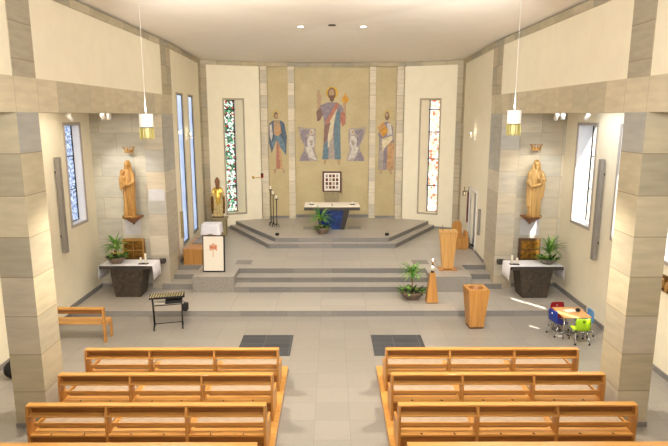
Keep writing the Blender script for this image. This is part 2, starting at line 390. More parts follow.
# outer aisle walls with windows
WZ = (2.33, 4.95)
RW = [(14.35, 15.42), (12.1, 13.12), (10.3, 11.32)]; LW = [(14.68, 15.55), (12.3, 13.1)]
wall('wall_left_aisle', (XL, -6), (XL, YN), 0, 5.6, -.5, 'plaster', [(a+6, b2+6)+WZ for a, b2 in LW])
wall('wall_right_aisle', (XR, -6), (XR, YN), 0, 5.6, .5, 'plaster', [(a+6, b2+6)+WZ for a, b2 in RW])
for s, nm, mt in ((-1, 'left', 'stone_niche'), (1, 'right', 'stone_niche_right')):
    X_ = XL if s < 0 else XR
    x0, x1 = sorted((X_+s*.3, s*5.2)); mb = MB(); mb.box(x0, x1, YN, YN+.35, .0, 5.6); struct(mb.build('wall_niche_'+nm, mt))
    x0, x1 = sorted((X_+s*.4, s*5.0)); mb = MB(); mb.box(x0, x1, -6.2, YN+.3, 5.42, 5.6); struct(mb.build('ceiling_aisle_'+nm, 'ceiling_plaster'))
    # pier and pillars
    x0, x1 = sorted((s*XI, s*5.33))
    mb = MB(); mb.box(x0, x1, 16.1, 17.25, .12, 5.25); struct(mb.build('wall_pier_'+nm, 'stone_pier'), 'square stone pier beside the '+nm+' side altar')
    for k, (ya, yb) in enumerate(((8.72, 9.38), (1.3, 1.93))):
        mb = MB(); mb.box(x0, x1, ya, yb, 0, 5.25)
        struct(mb.build('wall_pillar_'+nm, 'stone_pillar'), 'square stone block pillar between nave and '+nm+' aisle')
        mb = MB(); mb.box(x0-.012, x1+.012, ya-.012, yb+.012, 0, .09); struct(mb.build('baseboard_pillar_'+nm, 'riser_stone'))
    # upper wall: lintel, plaster panels, stone bands
    x0, x1 = sorted((s*XI, s*5.4))
    mb = MB(); mb.box(x0, x1, -6.2, 17.25, 5.25, 5.79); struct(mb.build('trim_lintel_'+nm, 'stone_lintel'), 'long stone lintel over the '+nm+' aisle')
    mb = MB()
    for ya, yb in ((-6.2, 1.3), (1.93, 8.72), (9.38, 16.3)): mb.box(x0, x1, ya, yb, 5.79, ZC+.1)
    struct(mb.build('wall_upper_'+nm, 'plaster'))
    x0, x1 = sorted((s*(XI-.012), s*5.4))
    mb = MB()
    for ya, yb in ((1.3, 1.93), (8.72, 9.38), (16.3, 17.25)): mb.box(x0, x1, ya, yb, 5.79, ZC+.1)
    struct(mb.build('trim_band_'+nm, 'stone_strip'), 'vertical stone bands above the '+nm+' pillars')
    x0, x1 = sorted((s*(XI-.03), s*5.4))
    mb = MB(); mb.box(x0, x1, -6.2, 17.25, ZC, ZT); struct(mb.build('trim_cornice_'+nm, 'stone_cornice'), 'stone cornice under the ceiling on the '+nm)
mb = MB(); mb.box(-7.3, 7.1, -6.4, -6.0, 0, 7.6); struct(mb.build('wall_back', 'plaster'))

# chancel side walls and apse panels
CORN = 22.4; A0 = (4.8, 17.25); A1 = (5.1, CORN); B1 = (2.95, 23.4)
def side(s, p): return (s*p[0], p[1])
Ls = math.hypot(.3, CORN-17.25)
for s, nm in ((-1, 'left'), (1, 'right')):
    holes = [(.62, 1.52, 1.08, 5.86), (2.45, 3.30, 1.08, 5.86)] if s < 0 else [(18.76-17.25, 19.98-17.25, .61, 2.62)]
    wall('wall_chancel_'+nm, side(s, A0), side(s, (A1[0], A1[1])), .4, ZT, s*.4, 'plaster', holes)
    Lb = math.hypot(2.15, 1.0)
    wall('wall_apse_'+nm, side(s, A1), side(s, B1), .4, ZT, s*.45, 'plaster', [(.90, 1.66, 1.24, 5.82)])
    # corner bands
    for nm2, P, Q, a, b2 in (('a', A0, A1, Ls-.45, Ls), ('b', A1, B1, 0, .24)):
        p = Vector(side(s, P)+(0,)); q = Vector(side(s, Q)+(0,)); d = (q-p).normalized(); n = Vector((-d.y, d.x, 0))*s
        mb = MB(); e = [p+d*a, p+d*b2, p+d*b2+n*.02, p+d*a+n*.02]
        mb.hexa([tuple(v[:2])+(.61,) for v in e]+[tuple(v[:2])+(ZC,) for v in e]); struct(mb.build('trim_corner_'+nm, 'stone_strip'), 'stone band in the '+nm+' corner of the apse')
    for P, Q, Ln in ((A0, A1, Ls), (A1, B1, Lb)):
        p = Vector(side(s, P)+(0,)); q = Vector(side(s, Q)+(0,)); d = (q-p).normalized(); n = Vector((-d.y, d.x, 0))*s
        mb = MB(); e = [p, p+d*Ln, p+d*Ln+n*.035, p+n*.035]
        mb.hexa([tuple(v[:2])+(ZC,) for v in e]+[tuple(v[:2])+(ZT,) for v in e]); struct(mb.build('trim_cornice_apse_'+nm, 'stone_cornice'), 'stone cornice over the '+nm+' chancel wall')
        mb = MB(); e = [p, p+d*Ln, p+d*Ln+n*.025, p+n*.025]
        mb.hexa([tuple(v[:2])+(.61,) for v in e]+[tuple(v[:2])+(.70,) for v in e]); struct(mb.build('baseboard_chancel_'+nm, 'riser_stone'))
# apse end: mosaic panels between pilasters
for x0, x1, y0 in ((-3.2, -1.6, 23.62), (1.6, 3.2, 23.62), (-1.6, 1.6, 23.8)): struct(MB().box(x0, x1, y0, 24.1, .4, ZT).build('wall_apse_mosaic', 'mosaic_ground'))
mb = MB()
for s in (-1, 1):
    x0, x1 = sorted((s*2.91, s*2.64)); mb.box(x0, x1, 23.38, 23.8, .91, ZC)
    x0, x1 = sorted((s*1.80, s*1.54)); mb.box(x0, x1, 23.5, 23.9, .91, ZC)
struct(mb.build('trim_pilasters', 'stone_strip_light'), 'four slim stone pilasters framing the mosaic panels')
mb = MB(); mb.box(-3.0, -1.83, 23.5, 23.8, ZC, ZT); mb.box(1.83, 3.0, 23.5, 23.8, ZC, ZT); mb.box(-1.83, 1.83, 23.6, 23.9, ZC, ZT)
mb.box(-3.0, -1.57, 23.37, 23.6, ZC, ZT); mb.box(1.57, 3.0, 23.37, 23.6, ZC, ZT); mb.box(-1.57, 1.57, 23.49, 23.65, ZC+.08, ZT)
struct(mb.build('trim_cornice_apse_end', 'stone_cornice'), 'stone cornice over the mosaic apse wall')
mb = MB(); mb.box(-1.57, 1.57, 23.77, 23.8, .91, 1.03); mb.box(-2.73, -1.83, 23.59, 23.62, .91, 1.0); mb.box(1.83, 2.73, 23.59, 23.62, .91, 1.0)
struct(mb.build('baseboard_apse', 'riser_stone'))

# ceiling: flat over the nave, folding up to a shallow point over the chancel
mb = MB(); apex = mb.v((0, 16.4, 7.68))
ring = [(-5.3, 7.5), (-5.3, 22.55), (-3.0, 23.65), (0, 24.0), (3.0, 23.65), (5.3, 22.55), (5.3, 7.5)]
V = [mb.v((x, y, ZT)) for x, y in ring]
for a, b2 in zip(V, V[1:]+V[:1]): mb.face([a, b2, apex])
W = [mb.v((-5.3, -6.2, ZT)), mb.v((5.3, -6.2, ZT))]; mb.face([V[0], V[-1], W[1], W[0]])
for f in mb.bm.faces: f.normal_update()
struct(mb.build('ceiling', 'ceiling_plaster'))
mb = MB(); mb.box(-7.4, 7.2, -6.6, 24.6, 7.95, 8.1); struct(mb.build('ceiling_roof', 'ceiling_plaster'), 'roof slab above the plaster ceiling')

# skirting of aisles
mb = MB()
mb.box(XL, XL+.03, -6, 14.1, 0, .11); mb.box(XL, XL+.03, 14.1, YN, .15, .27); struct(mb.build('baseboard_left', 'riser_stone'))
mb = MB(); mb.box(XR-.03, XR, -6, 14.1, 0, .11); mb.box(XR-.03, XR, 14.1, YN, .15, .27); struct(mb.build('baseboard_right', 'riser_stone'))
mb = MB(); mb.box(XL, -5.33, YN-.03, YN, .15, .25); mb.box(5.33, XR, YN-.03, YN, .15, .25); struct(mb.build('baseboard_niche', 'riser_stone'))

# ------------------------------------------------------------------ windows
wn_ = [0]
def window(p, d, n, wdt, z0, z1, depth, panes, bars, vbars=(), frame=.07, fmat='stone_strip', label=None, barmat='black_metal', barw=.012, lining=False, splay=0):
    """p = start corner on the inner wall face, d along the wall, n into the room; panes = [(s0, s1, material)]"""
    wn_[0] += 1
    root = bpy.data.objects.new('window_%d' % wn_[0], None); C.objects.link(root); root.location = (p[0], p[1], z0); root['kind'] = 'structure'
    if label: root['label'] = label; root['category'] = 'window'
    d = Vector(d).normalized(); n = Vector(n).normalized(); H = z1-z0
    def bx(mb, s0, s1, a0, a1, za, zb):
        q = [d*s0+n*a0, d*s1+n*a0, d*s1+n*a1, d*s0+n*a1]
        mb.hexa([tuple(v[:2])+(za,) for v in q]+[tuple(v[:2])+(zb,) for v in q])
    mb = MB(); f = frame
    bx(mb, -f, 0, -.02, .022, -f, H+f); bx(mb, wdt, wdt+f, -.02, .022, -f, H+f); bx(mb, 0, wdt, -.02, .022, -f, 0); bx(mb, 0, wdt, -.02, .022, H, H+f)
    mb.build('window_frame', fmat, root)
    if lining:
        mb = MB(); t_ = .006; bx(mb, 0, t_, -depth, 0, 0, H); bx(mb, wdt-t_, wdt, -depth, 0, 0, H); bx(mb, 0, wdt, -depth, 0, 0, t_); bx(mb, 0, wdt, -depth, 0, H-t_, H)
        mb.build('window_lining', 'white_paint', root)  # white facing added so the reveals look daylit
    if splay:
        mb = MB(); q = [d*splay+n*-depth, d*wdt+n*-depth, d*wdt, d*(wdt-.01)]
        mb.hexa([tuple(v[:2])+(0,) for v in q]+[tuple(v[:2])+(H,) for v in q]); mb.build('splayed_jamb', 'plaster', root)
    for s0, s1, mt in panes:
        mb = MB(); bx(mb, s0, s1, -depth-.008, -depth, 0, H); mb.build('pane', mt, root)
    mb = MB()
    for z in bars: bx(mb, 0, wdt, -depth, -depth+.02, z-barw, z+barw)
    for s_ in vbars: bx(mb, s_-barw, s_+barw, -depth, -depth+.02, 0, H)
    bx(mb, 0, .02, -depth, -depth+.03, 0, H); bx(mb, wdt-.02, wdt, -depth, -depth+.03, 0, H); bx(mb, 0, wdt, -depth, -depth+.03, 0, .025); bx(mb, 0, wdt, -depth, -depth+.03, H-.025, H)
    mb.build('glazing_bar', barmat, root)
    return root
H_ = WZ[1]-WZ[0]
lbw = ['tall leaded window in the left aisle wall beside the left side altar', 'window of the left aisle hidden nearer the nave']
for (a, b2), lb in zip(LW, lbw):
    window((XL, a), (0, 1, 0), (1, 0, 0), b2-a, WZ[0], WZ[1], .22, [(0, b2-a, 'frosted_pane')], [H_*.34, H_*.68], label=lb, fmat='frame_stone', lining=True)
lbw = ['tall sunlit window in the right aisle wall beside the right side altar', 'aisle window seen edge-on just left of the right pillar', 'aisle window at the right edge of the photo behind the right pillar']
for (a, b2), lb in zip(RW, lbw):
    W_ = b2-a
    window((XR, a), (0, 1, 0), (-1, 0, 0), W_, WZ[0], WZ[1], .40, [(0, W_-.76, 'frosted_pane'), (W_-.76, W_, 'clear_pane')], [H_*.34, H_*.68], [W_-.76], label=lb, fmat='frame_stone', lining=True)
dS = Vector((-.3, CORN-17.25, 0)).normalized(); nS = Vector((dS.y, -dS.x, 0))
for a, b2, lb in ((.62, 1.52, 'nearer narrow slit window in the left chancel wall'), (2.45, 3.30, 'farther narrow slit window in the left chancel wall')):
    p = Vector((-4.8, 17.25, 0))+dS*a
    window(p, dS, nS, b2-a, 1.08, 5.86, .03, [(0, b2-a, 'slit_pane')], [], label=lb, frame=.05, fmat='stone_strip')
for s, nm, mt, bm_ in ((-1, 'left', 'stained_glass_green', 'black_metal'), (1, 'right', 'stained_glass_red', 'black_metal')):
    d = Vector((-s*2.15, 1.0, 0)).normalized(); n = Vector((-d.y, d.x, 0))*s; p = Vector((s*5.1, CORN, 0))+d*.90
    if n.y > 0: n = -n
    window(p, d, n, .76, 1.24, 5.82, .36, [(0, .50, mt)], [.55, 1.1, 1.65, 2.2, 2.75, 3.3, 3.85, 4.2][1::2], [.49], label=('tall stained glass window in red and green left of the mosaics' if s < 0 else 'tall stained glass window in white and red right of the mosaics'), frame=.06, barw=.02, splay=.52)

# door in the right chancel wall
dr = bpy.data.objects.new('door_1', None); C.objects.link(dr); dr['kind'] = 'structure'; dr['label'] = 'grey sacristy door in the right chancel wall'; dr['category'] = 'door'
d = Vector((.3, CORN-17.25, 0)).normalized(); p = Vector((4.8, 17.25, 0)); n = Vector((-d.y, d.x, 0))
def bxw(mb, s0, s1, a0, a1, z0, z1, mi=0):
    q = [p+d*s0+n*a0, p+d*s1+n*a0, p+d*s1+n*a1, p+d*s0+n*a1]
    mb.hexa([tuple(v[:2])+(z0,) for v in q]+[tuple(v[:2])+(z1,) for v in q], mi)
mb = MB(); bxw(mb, 1.43, 1.51, -.05, .03, .61, 2.70); bxw(mb, 2.73, 2.81, -.05, .03, .61, 2.70); bxw(mb, 1.51, 2.73, -.05, .03, 2.62, 2.70); mb.build('door_frame', 'white_paint', dr)
mb = MB(); bxw(mb, 1.75, 2.73, -.20, -.15, .61, 2.62); leaf_o = mb.build('door_leaf', 'door_grey', dr)
mb = MB(); bxw(mb, 1.51, 1.75, -.20, -.16, .61, 2.62); mb.build('door_side_panel', 'dark_red', dr)
mb = MB(); a = p+d*1.85+n*-.15; mb.tube([a+Vector((0, 0, 1.65)), a+n*.06+Vector((0, 0, 1.65)), a+n*.06+d*.12+Vector((0, 0, 1.65))], .01, 8); mb.build('door_handle', 'chrome', leaf_o)

# floor grates in the nave and vents in the chancel
for s, nm in ((-1, 'left'), (1, 'right')):
    x0, x1 = sorted((s*.93, s*2.13)); mb = MB(); mb.box(x0, x1, 11.6, 12.8, 0.0, .006)
    tag(mb.build('floor_grate', 'grate_tiles'), 'dark tiled grating in the floor before the %s pew block' % nm, 'floor grate')
    x0, x1 = sorted((s*2.55, s*3.05)); mb = MB(); mb.box(x0, x1, 17.1, 17.6, .61, .616); tag(mb.build('floor_vent', 'grey_paint'), 'grey floor vent plate behind the %s step block' % nm, 'vent')
    x0, x1 = sorted((s*.62, s*1.12)); mb = MB(); mb.box(x0, x1, 21.1, 21.7, .91, .914); tag(mb.build('floor_inlay', 'block_stone'), 'dark stone slab in the floor at the %s end of the high altar' % nm, 'floor slab')

# ------------------------------------------------------------------ mural figures (flat mosaic pictures on the apse wall)
def mural(name, label, shapes, org, sc, y, flip=False):
    mb = MB(); mats = []; k = 0
    def cv(px, py):
        X = (org[0]+px/sc-332)*.0419; Z = 6.39-(org[1]+py/sc-86)*.0409
        return X, Z
    for mat, pts in shapes:
        if mat not in mats: mats.append(mat)
        if len(pts) == 3 and isinstance(pts[2], (int, float)) or len(pts) == 4 and isinstance(pts[2], (int, float)):
            cx, cy, rx = pts[:3]; ry = pts[3] if len(pts) == 4 else rx
            pts = [(cx+rx*math.cos(2*PI*i/24), cy+ry*math.sin(2*PI*i/24)) for i in range(24)]
        P = [cv(*q) for q in pts]; P = [((-x if flip else x), z) for x, z in P]
        a = sum(P[i][0]*P[(i+1) % len(P)][1]-P[(i+1) % len(P)][0]*P[i][1] for i in range(len(P)))
        if a < 0: P = P[::-1]
        mb.slab([(x, y, z) for x, z in P][::-1], (0, -.004-.0015*k, 0), mats.index(mat)); k += 1
    cx = sum(v.co.x for v in mb.bm.verts)/len(mb.bm.verts)
    o = mb.build(name, mats); return tag(o, label, 'mural')
mural('mosaic_figure', 'large haloed mosaic figure in blue and red robes at the centre of the apse', [
    ('m_halo', (178, 96, 26)), ('m_brown', (177, 99, 17, 25)), ('m_skin', (177, 98, 12, 18)), ('m_brown', [(168, 106), (188, 106), (186, 128), (177, 136), (169, 127)]),
    ('m_skin', [(117, 172), (116, 118), (114, 104), (120, 84), (126, 84), (128, 100), (133, 112), (131, 150), (138, 158)]),
    ('m_maroon', [(112, 175), (138, 148), (150, 170), (128, 212), (116, 217)]),
    ('m_violet', [(128, 150), (160, 136), (200, 136), (222, 152), (236, 205), (214, 215), (212, 380), (136, 380), (148, 240), (140, 190)]),
    ('m_blue', [(188, 180), (212, 168), (214, 300), (216, 380), (192, 380), (186, 300)]), ('m_blue', [(146, 310), (166, 300), (160, 380), (136, 380)]),
    ('m_cream', [(186, 150), (200, 160), (186, 230), (178, 312), (160, 330), (162, 250)]),
    ('m_red', [(196, 136), (208, 146), (172, 210), (158, 240), (148, 300), (142, 296), (152, 215)]), ('m_maroon', [(146, 232), (172, 222), (158, 290), (142, 318)]),
    ('m_skin', [(226, 140), (236, 138), (238, 206), (228, 214)]), ('m_red', [(216, 176), (232, 178), (236, 226), (222, 238), (212, 214)]),
    ('m_grey', [(168, 300), (184, 280), (190, 380), (162, 380)]), ('m_orange', (234, 124, 14, 15)), ('m_orange', [(230, 100), (238, 100), (237, 112), (231, 112)]),
    ('m_skin', [(144, 380), (154, 380), (152, 405), (142, 403)]), ('m_skin', [(200, 380), (210, 380), (214, 402), (204, 405)])], (290, 70), 4.244, 23.80)
ang = [('m_grey', [(34, 240), (108, 248), (110, 290), (104, 330), (118, 388), (38, 388), (56, 350), (60, 320), (44, 290)]), ('m_violet', [(44, 252), (96, 254), (66, 276), (60, 312), (50, 290)]),
       ('m_pale', (92, 262, 10, 12)), ('m_pale', [(82, 276), (100, 280), (104, 320), (92, 332), (112, 384), (80, 372), (66, 330), (72, 296)]), ('m_grey', [(84, 300), (98, 296), (94, 318), (84, 322)]),
       ('m_violet', [(42, 372), (60, 340), (84, 386), (42, 387)]), ('m_skin', (90, 262, 6, 7)), ('m_violet', [(62, 286), (72, 280), (74, 330), (64, 322)])]
mural('mosaic_angels', 'grey mosaic angel kneeling left of the large central figure', ang, (290, 70), 4.244, 23.80)
mural('mosaic_angels', 'grey mosaic angel kneeling right of the large central figure', ang, (290, 70), 4.244, 23.80, True)
mural('mosaic_saint', 'mosaic saint in a blue cloak on the left narrow apse panel', [
    ('m_halo', (150, 78, 21)), ('m_haze', (150, 80, 18)), ('m_brown', (150, 84, 13, 19)), ('m_skin', (151, 88, 9, 14)),
    ('m_navy', [(112, 130), (132, 112), (178, 112), (194, 126), (208, 200), (202, 306), (176, 270), (152, 210), (122, 296), (108, 236)]),
    ('m_blue', [(150, 190), (176, 200), (196, 250), (200, 300), (168, 262), (146, 220), (128, 270), (122, 240)]),
    ('m_pale', [(114, 140), (124, 130), (130, 190), (122, 230), (114, 200)]),
    ('m_skin', [(136, 114), (170, 114), (178, 180), (160, 200), (136, 190)]), ('m_tan', [(140, 150), (166, 140), (176, 176), (150, 196)]),
    ('m_red', [(150, 226), (162, 236), (176, 384), (145, 384)]), ('m_tan', [(160, 240), (172, 262), (182, 380), (168, 384)]), ('m_skin', [(132, 384), (146, 384), (142, 412), (132, 410)]), ('m_skin', [(178, 382), (190, 382), (196, 410), (186, 412)])], (250, 100), 5.575, 23.62)
mural('mosaic_saint', 'mosaic saint holding an orange book on the right narrow apse panel', [
    ('m_halo', (120, 76, 21)), ('m_haze', (120, 78, 18)), ('m_brown', (119, 86, 13, 24)), ('m_skin', (118, 80, 9, 12)),
    ('m_violet', [(98, 126), (124, 116), (152, 148), (160, 250), (160, 390), (74, 390), (78, 210), (70, 190)]),
    ('m_pale', [(118, 130), (140, 128), (150, 190), (120, 200)]), ('m_grey', [(84, 210), (104, 220), (100, 388), (76, 388)]),
    ('m_tan', [(124, 236), (160, 236), (158, 388), (120, 388)]), ('m_cream', [(92, 214), (150, 196), (150, 222), (110, 262), (94, 290)]),
    ('m_orange', [(66, 150), (98, 120), (128, 172), (98, 206)]), ('m_tan', [(72, 152), (97, 128), (106, 142), (78, 170)]),
    ('m_skin', [(88, 390), (100, 390), (90, 418), (80, 414)]), ('m_skin', [(132, 390), (146, 390), (154, 414), (142, 418)])], (365, 100), 5.575, 23.62)

# ------------------------------------------------------------------ pews
PL = 3.62
def make_pew(label, group):
    t = thing('pew', label, 'pew', (0, 0, 0), 0, group); h = PL/2
    MB().box(-h, h, .035, .145, .875, .905).build('book_ledge', 'pew_wood', t, .004)
    MB().box(-h+.03, h-.03, .12, .145, .70, .872).build('back_board', 'pew_wood_shaded', t)
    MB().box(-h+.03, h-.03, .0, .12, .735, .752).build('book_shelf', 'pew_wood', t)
    MB().box(-h+.03, h-.03, .14, .165, .50, .56).build('back_rail', 'pew_wood', t, .003)
    seat_o = MB().box(-h+.03, h-.03, .01, .60, .40, .435).build('seat', 'pew_wood', t, .004)
    mb = MB(); 
    for k in range(3):
        a = -h+.05+k*PL/3; mb.box(a+.02, a+PL/3-.10, .22, .58, .435, .47)
        mb_c = mb
    mb.build('seat_cushion', 'cushion', seat_o, .01)
    for x in (-h+.02, -h+PL/3, h-PL/3, h-.02):
        mb = MB(); z0 = .08
        pts = [(-.0, z0), (.58, z0), (.60, .435), (.20, .46), (.15, .872), (.04, .872), (0, .74)]
        end = abs(x) > h-.1
        if end: pts = [(-.0, z0), (.60, z0), (.62, .48), (.22, .50), (.15, .90), (.03, .90), (0, .74)]
        wv = .02
        mb.slab([(x-wv, y, z) for y, z in pts], (2*wv, 0, 0)); mb.build('end_panel' if end else 'divider', 'pew_wood_upright', t, .004)
    MB().box(-h+.04, h-.04, .06, .085, .14, .40).build('under_seat_board', 'pew_wood_shaded', t)
    for k in range(3):
        a = -h+(k+.5)*PL/3
        for dx in (-.25, .25):
            mb = MB(); mb.tube([(a+dx, .03, .432), (a+dx, .03, .452), (a+dx+.015, -.01, .456)], .007, 6); mb.build('hook', 'black_metal', seat_o)
    return t
xc = 1.0+PL/2
rows = [9.83, 8.79, 7.77, 6.70]
nmr = ['foremost row', 'second row from the front', 'third row from the front', 'row cut by the photo bottom']
first = None
for s, nm in ((-1, 'left'), (1, 'right')):
    for y, r in zip(rows, nmr):
        lb = 'light wood pew in the %s block, %s' % (nm, r)
        if first is None: first = make_pew(lb, 'wooden nave pews'); first.location = (s*xc, y, 0)
        else: dup(first, (s*xc, y, 0), None, lb)
    x0, x1 = sorted((s*.915, s*4.66)); mb = MB(); mb.box(x0, x1, 6.2, 10.93, 0, .08)
    tag(mb.build('pew_podium', 'pew_wood', None, .005), 'low wooden floor podium beneath the %s pew block' % nm, 'podium')
    # front kneeling frame hidden behind the foremost pews
# bench in the left aisle
t = thing('aisle_bench', 'short wooden bench standing in the left aisle behind the pillar', 'bench', (-5.95, 12.35, 0))
MB().box(-.68, .68, 0, .10, .80, .845).build('top_rail', 'pew_wood', t, .004)
MB().box(-.66, .66, .03, .06, .70, .80).build('back_board', 'pew_wood_shaded', t)
MB().box(-.66, .66, .08, .48, .42, .455).build('seat', 'pew_wood', t, .004)
for x in (-.66, .66):
    MB().box(x-.02, x+.02, 0, .10, 0, .80).build('end_post', 'pew_wood_upright', t, .004)
    MB().box(x-.02, x+.02, .38, .46, 0, .42).build('front_post', 'pew_wood_upright', t, .004)
    MB().box(x-.018, x+.018, .10, .38, .38, .42).build('stretcher', 'pew_wood', t, .004)

# ------------------------------------------------------------------ altar
t = thing('high_altar', 'altar with pale top slab and tapered deep blue base on the raised platform', 'altar', (0, 20.95, .91))
mb = MB(); mb.hexa([(-.45, .15, 0), (.45, .15, 0), (.45, .75, 0), (-.45, .75, 0), (-.64, .0, .78), (.64, 0, .78), (.64, .85, .78), (-.64, .85, .78)]); mb.build('base', 'deep_blue', t, .01)
mb = MB(); mb.hexa([(.30, .138, .0), (.47, .138, 0), (.47, .76, 0), (.30, .76, 0), (.44, -.012, .78), (.66, -.012, .78), (.66, .86, .78), (.44, .86, .78)]); mb.build('base_edge', 'slate_top', t)
MB().box(-1.05, 1.05, -.10, .95, .78, .90).build('altar_slab', 'slate_top', t, .006)
MB().box(-1.05, 1.05, -.10, .95, .90, .93).build('altar_top', 'marble', t, .004)
mb = MB(); mb.box(-1.03, 1.03, -.08, .93, .93, .936); tag(mb.build('altar_cloth', 'paper'), 'pale cloth on the high altar', 'cloth'); o = bpy.data.objects['altar_cloth']; o.location = (0, 20.95, .91)
for s, nm in ((-1, 'left'), (1, 'right')):
    t = thing('altar_candle', 'low candle on a dark holder at the %s end of the high altar' % nm, 'candle', (s*.78, 21.25, 1.846))
    MB().box(-.09, .09, -.05, .05, 0, .03).build('holder', 'black_metal', t, .005)
    MB().lathe([(.035, .03), (.035, .11), (.03, .115)], 14).build('candle', 'wax', t)
t = thing('altar_microphone', 'small dark microphone in the middle of the high altar', 'microphone', (0, 21.1, 1.846))
MB().lathe([(.04, 0), (.035, .015)], 12).build('foot', 'black_metal', t); MB().tube([(0, 0, .01), (0, -.03, .08), (0, -.08, .1)], .008, 6).build('stem', 'black_metal', t)
# tabernacle on its console behind the altar
t = thing('tabernacle', 'tabernacle with white panelled doors in a dark red frame behind the altar', 'tabernacle', (0, 23.55, 2.04))
MB().box(-.40, .40, 0, .24, 0, .84).build('case', 'frame_red', t, .01)
MB().box(-.33, .33, -.015, 0, .05, .79).build('door_panel', 'paper', t)
mb = MB(); rr = random.Random(3)
for i in range(4):
    for j in range(4):
        mb.box(-.27+i*.145, -.27+i*.145+.10, -.025, -.016, .13+j*.16, .13+j*.16+.12, (i+j) % 3)
mb.build('door_relief', ['m_grey', 'dark_wood', 'dark_red'], t)
MB().box(-.006, .006, -.03, -.016, .05, .79).build('door_joint', 'gold', t)
t = tag(MB().box(-.30, .30, 23.53, 23.80, .91, 2.04).build('tabernacle_pillar', 'concrete_plinth', None, .01), 'plain olive stone pillar carrying the tabernacle', 'pillar')

# ------------------------------------------------------------------ plants
def leaf(mb, base, az, ln, droop, wd, mi=0, up=.9, n=6):
    p = Vector(base); d = Vector((math.cos(az)*math.cos(up), math.sin(az)*math.cos(up), math.sin(up))); sd_ = Vector((-math.sin(az), math.cos(az), 0)); prev = None
    for i in range(n+1):
        t_ = i/n; wdt = wd*math.sin(PI*min(1, .12+t_*.88))**.7*(1 if i < n else .05)
        a = mb.v(p+sd_*wdt); c = mb.v(p-Vector((0, 0, wdt*.35))); b2 = mb.v(p-sd_*wdt)
        if prev: mb.face([prev[0], a, c, prev[1]], mi, True); mb.face([prev[1], c, b2, prev[2]], mi, True)
        prev = (a, c, b2); p = p+d*(ln/n); d = (d+Vector((0, 0, -droop/n))).normalized()
def potted(name, label, loc, R, h, seed, hp=.5, ln=.38, bowl='ceramic', stem=.0, flowers=False, off=(0, 0), sx=1):
    rr = random.Random(seed); t = thing(name, label, 'plant', loc)
    mb = MB(); mb.lathe([(R*.5, 0), (R*.55, .02), (R*.85, h*.6), (R, h), (R*.93, h), (R*.8, h*.65), (R*.1, h*.6)], 28, sx=sx); mb.build('bowl', bowl, t)
    mb = MB(); mb.lathe([(R*.86, h*.80), (R*.5, h*.9), (.01, h*.93)], 20, sx=sx); mb.build('soil', 'soil', t)
    mb = MB(); z = h+stem; ox, oy = off
    if stem: mb.tube([(ox, oy, h*.7), (ox+.01, oy, z)], .018, 8, 2)
    for k in range(60):
        az = rr.uniform(0, 2*PI); u = rr.random()
        leaf(mb, (ox+rr.uniform(-.02, .02), oy+rr.uniform(-.02, .02), z+rr.uniform(-.06, .08)), az, ln*rr.uniform(.75, 1.1), rr.uniform(1.0, 2.0), .021, rr.choice((0, 0, 1)), .35+u*1.0)
    for k in range(60):   # low ground foliage
        az = rr.uniform(0, 2*PI); r = R*rr.uniform(.1, .85)
        leaf(mb, (r*math.cos(az)*sx, r*math.sin(az), h*.85), az+rr.uniform(-.6, .6), rr.uniform(.14, .26), 1.4, .036, rr.choice((0, 1, 3)), rr.uniform(.3, 1.2), 4)
    if flowers:
        for k in range(12):
            az = rr.uniform(0, 2*PI); r = R*rr.uniform(.2, .7); mb.ball((r*math.cos(az)+.05, r*math.sin(az), h+rr.uniform(.05, .16)), .02, n=6, mi=4)
    mb.build('foliage', ['leaf', 'leaf_light', 'plant_stem', 'leaf_dark', 'flower'], t, recalc=False)
    return t

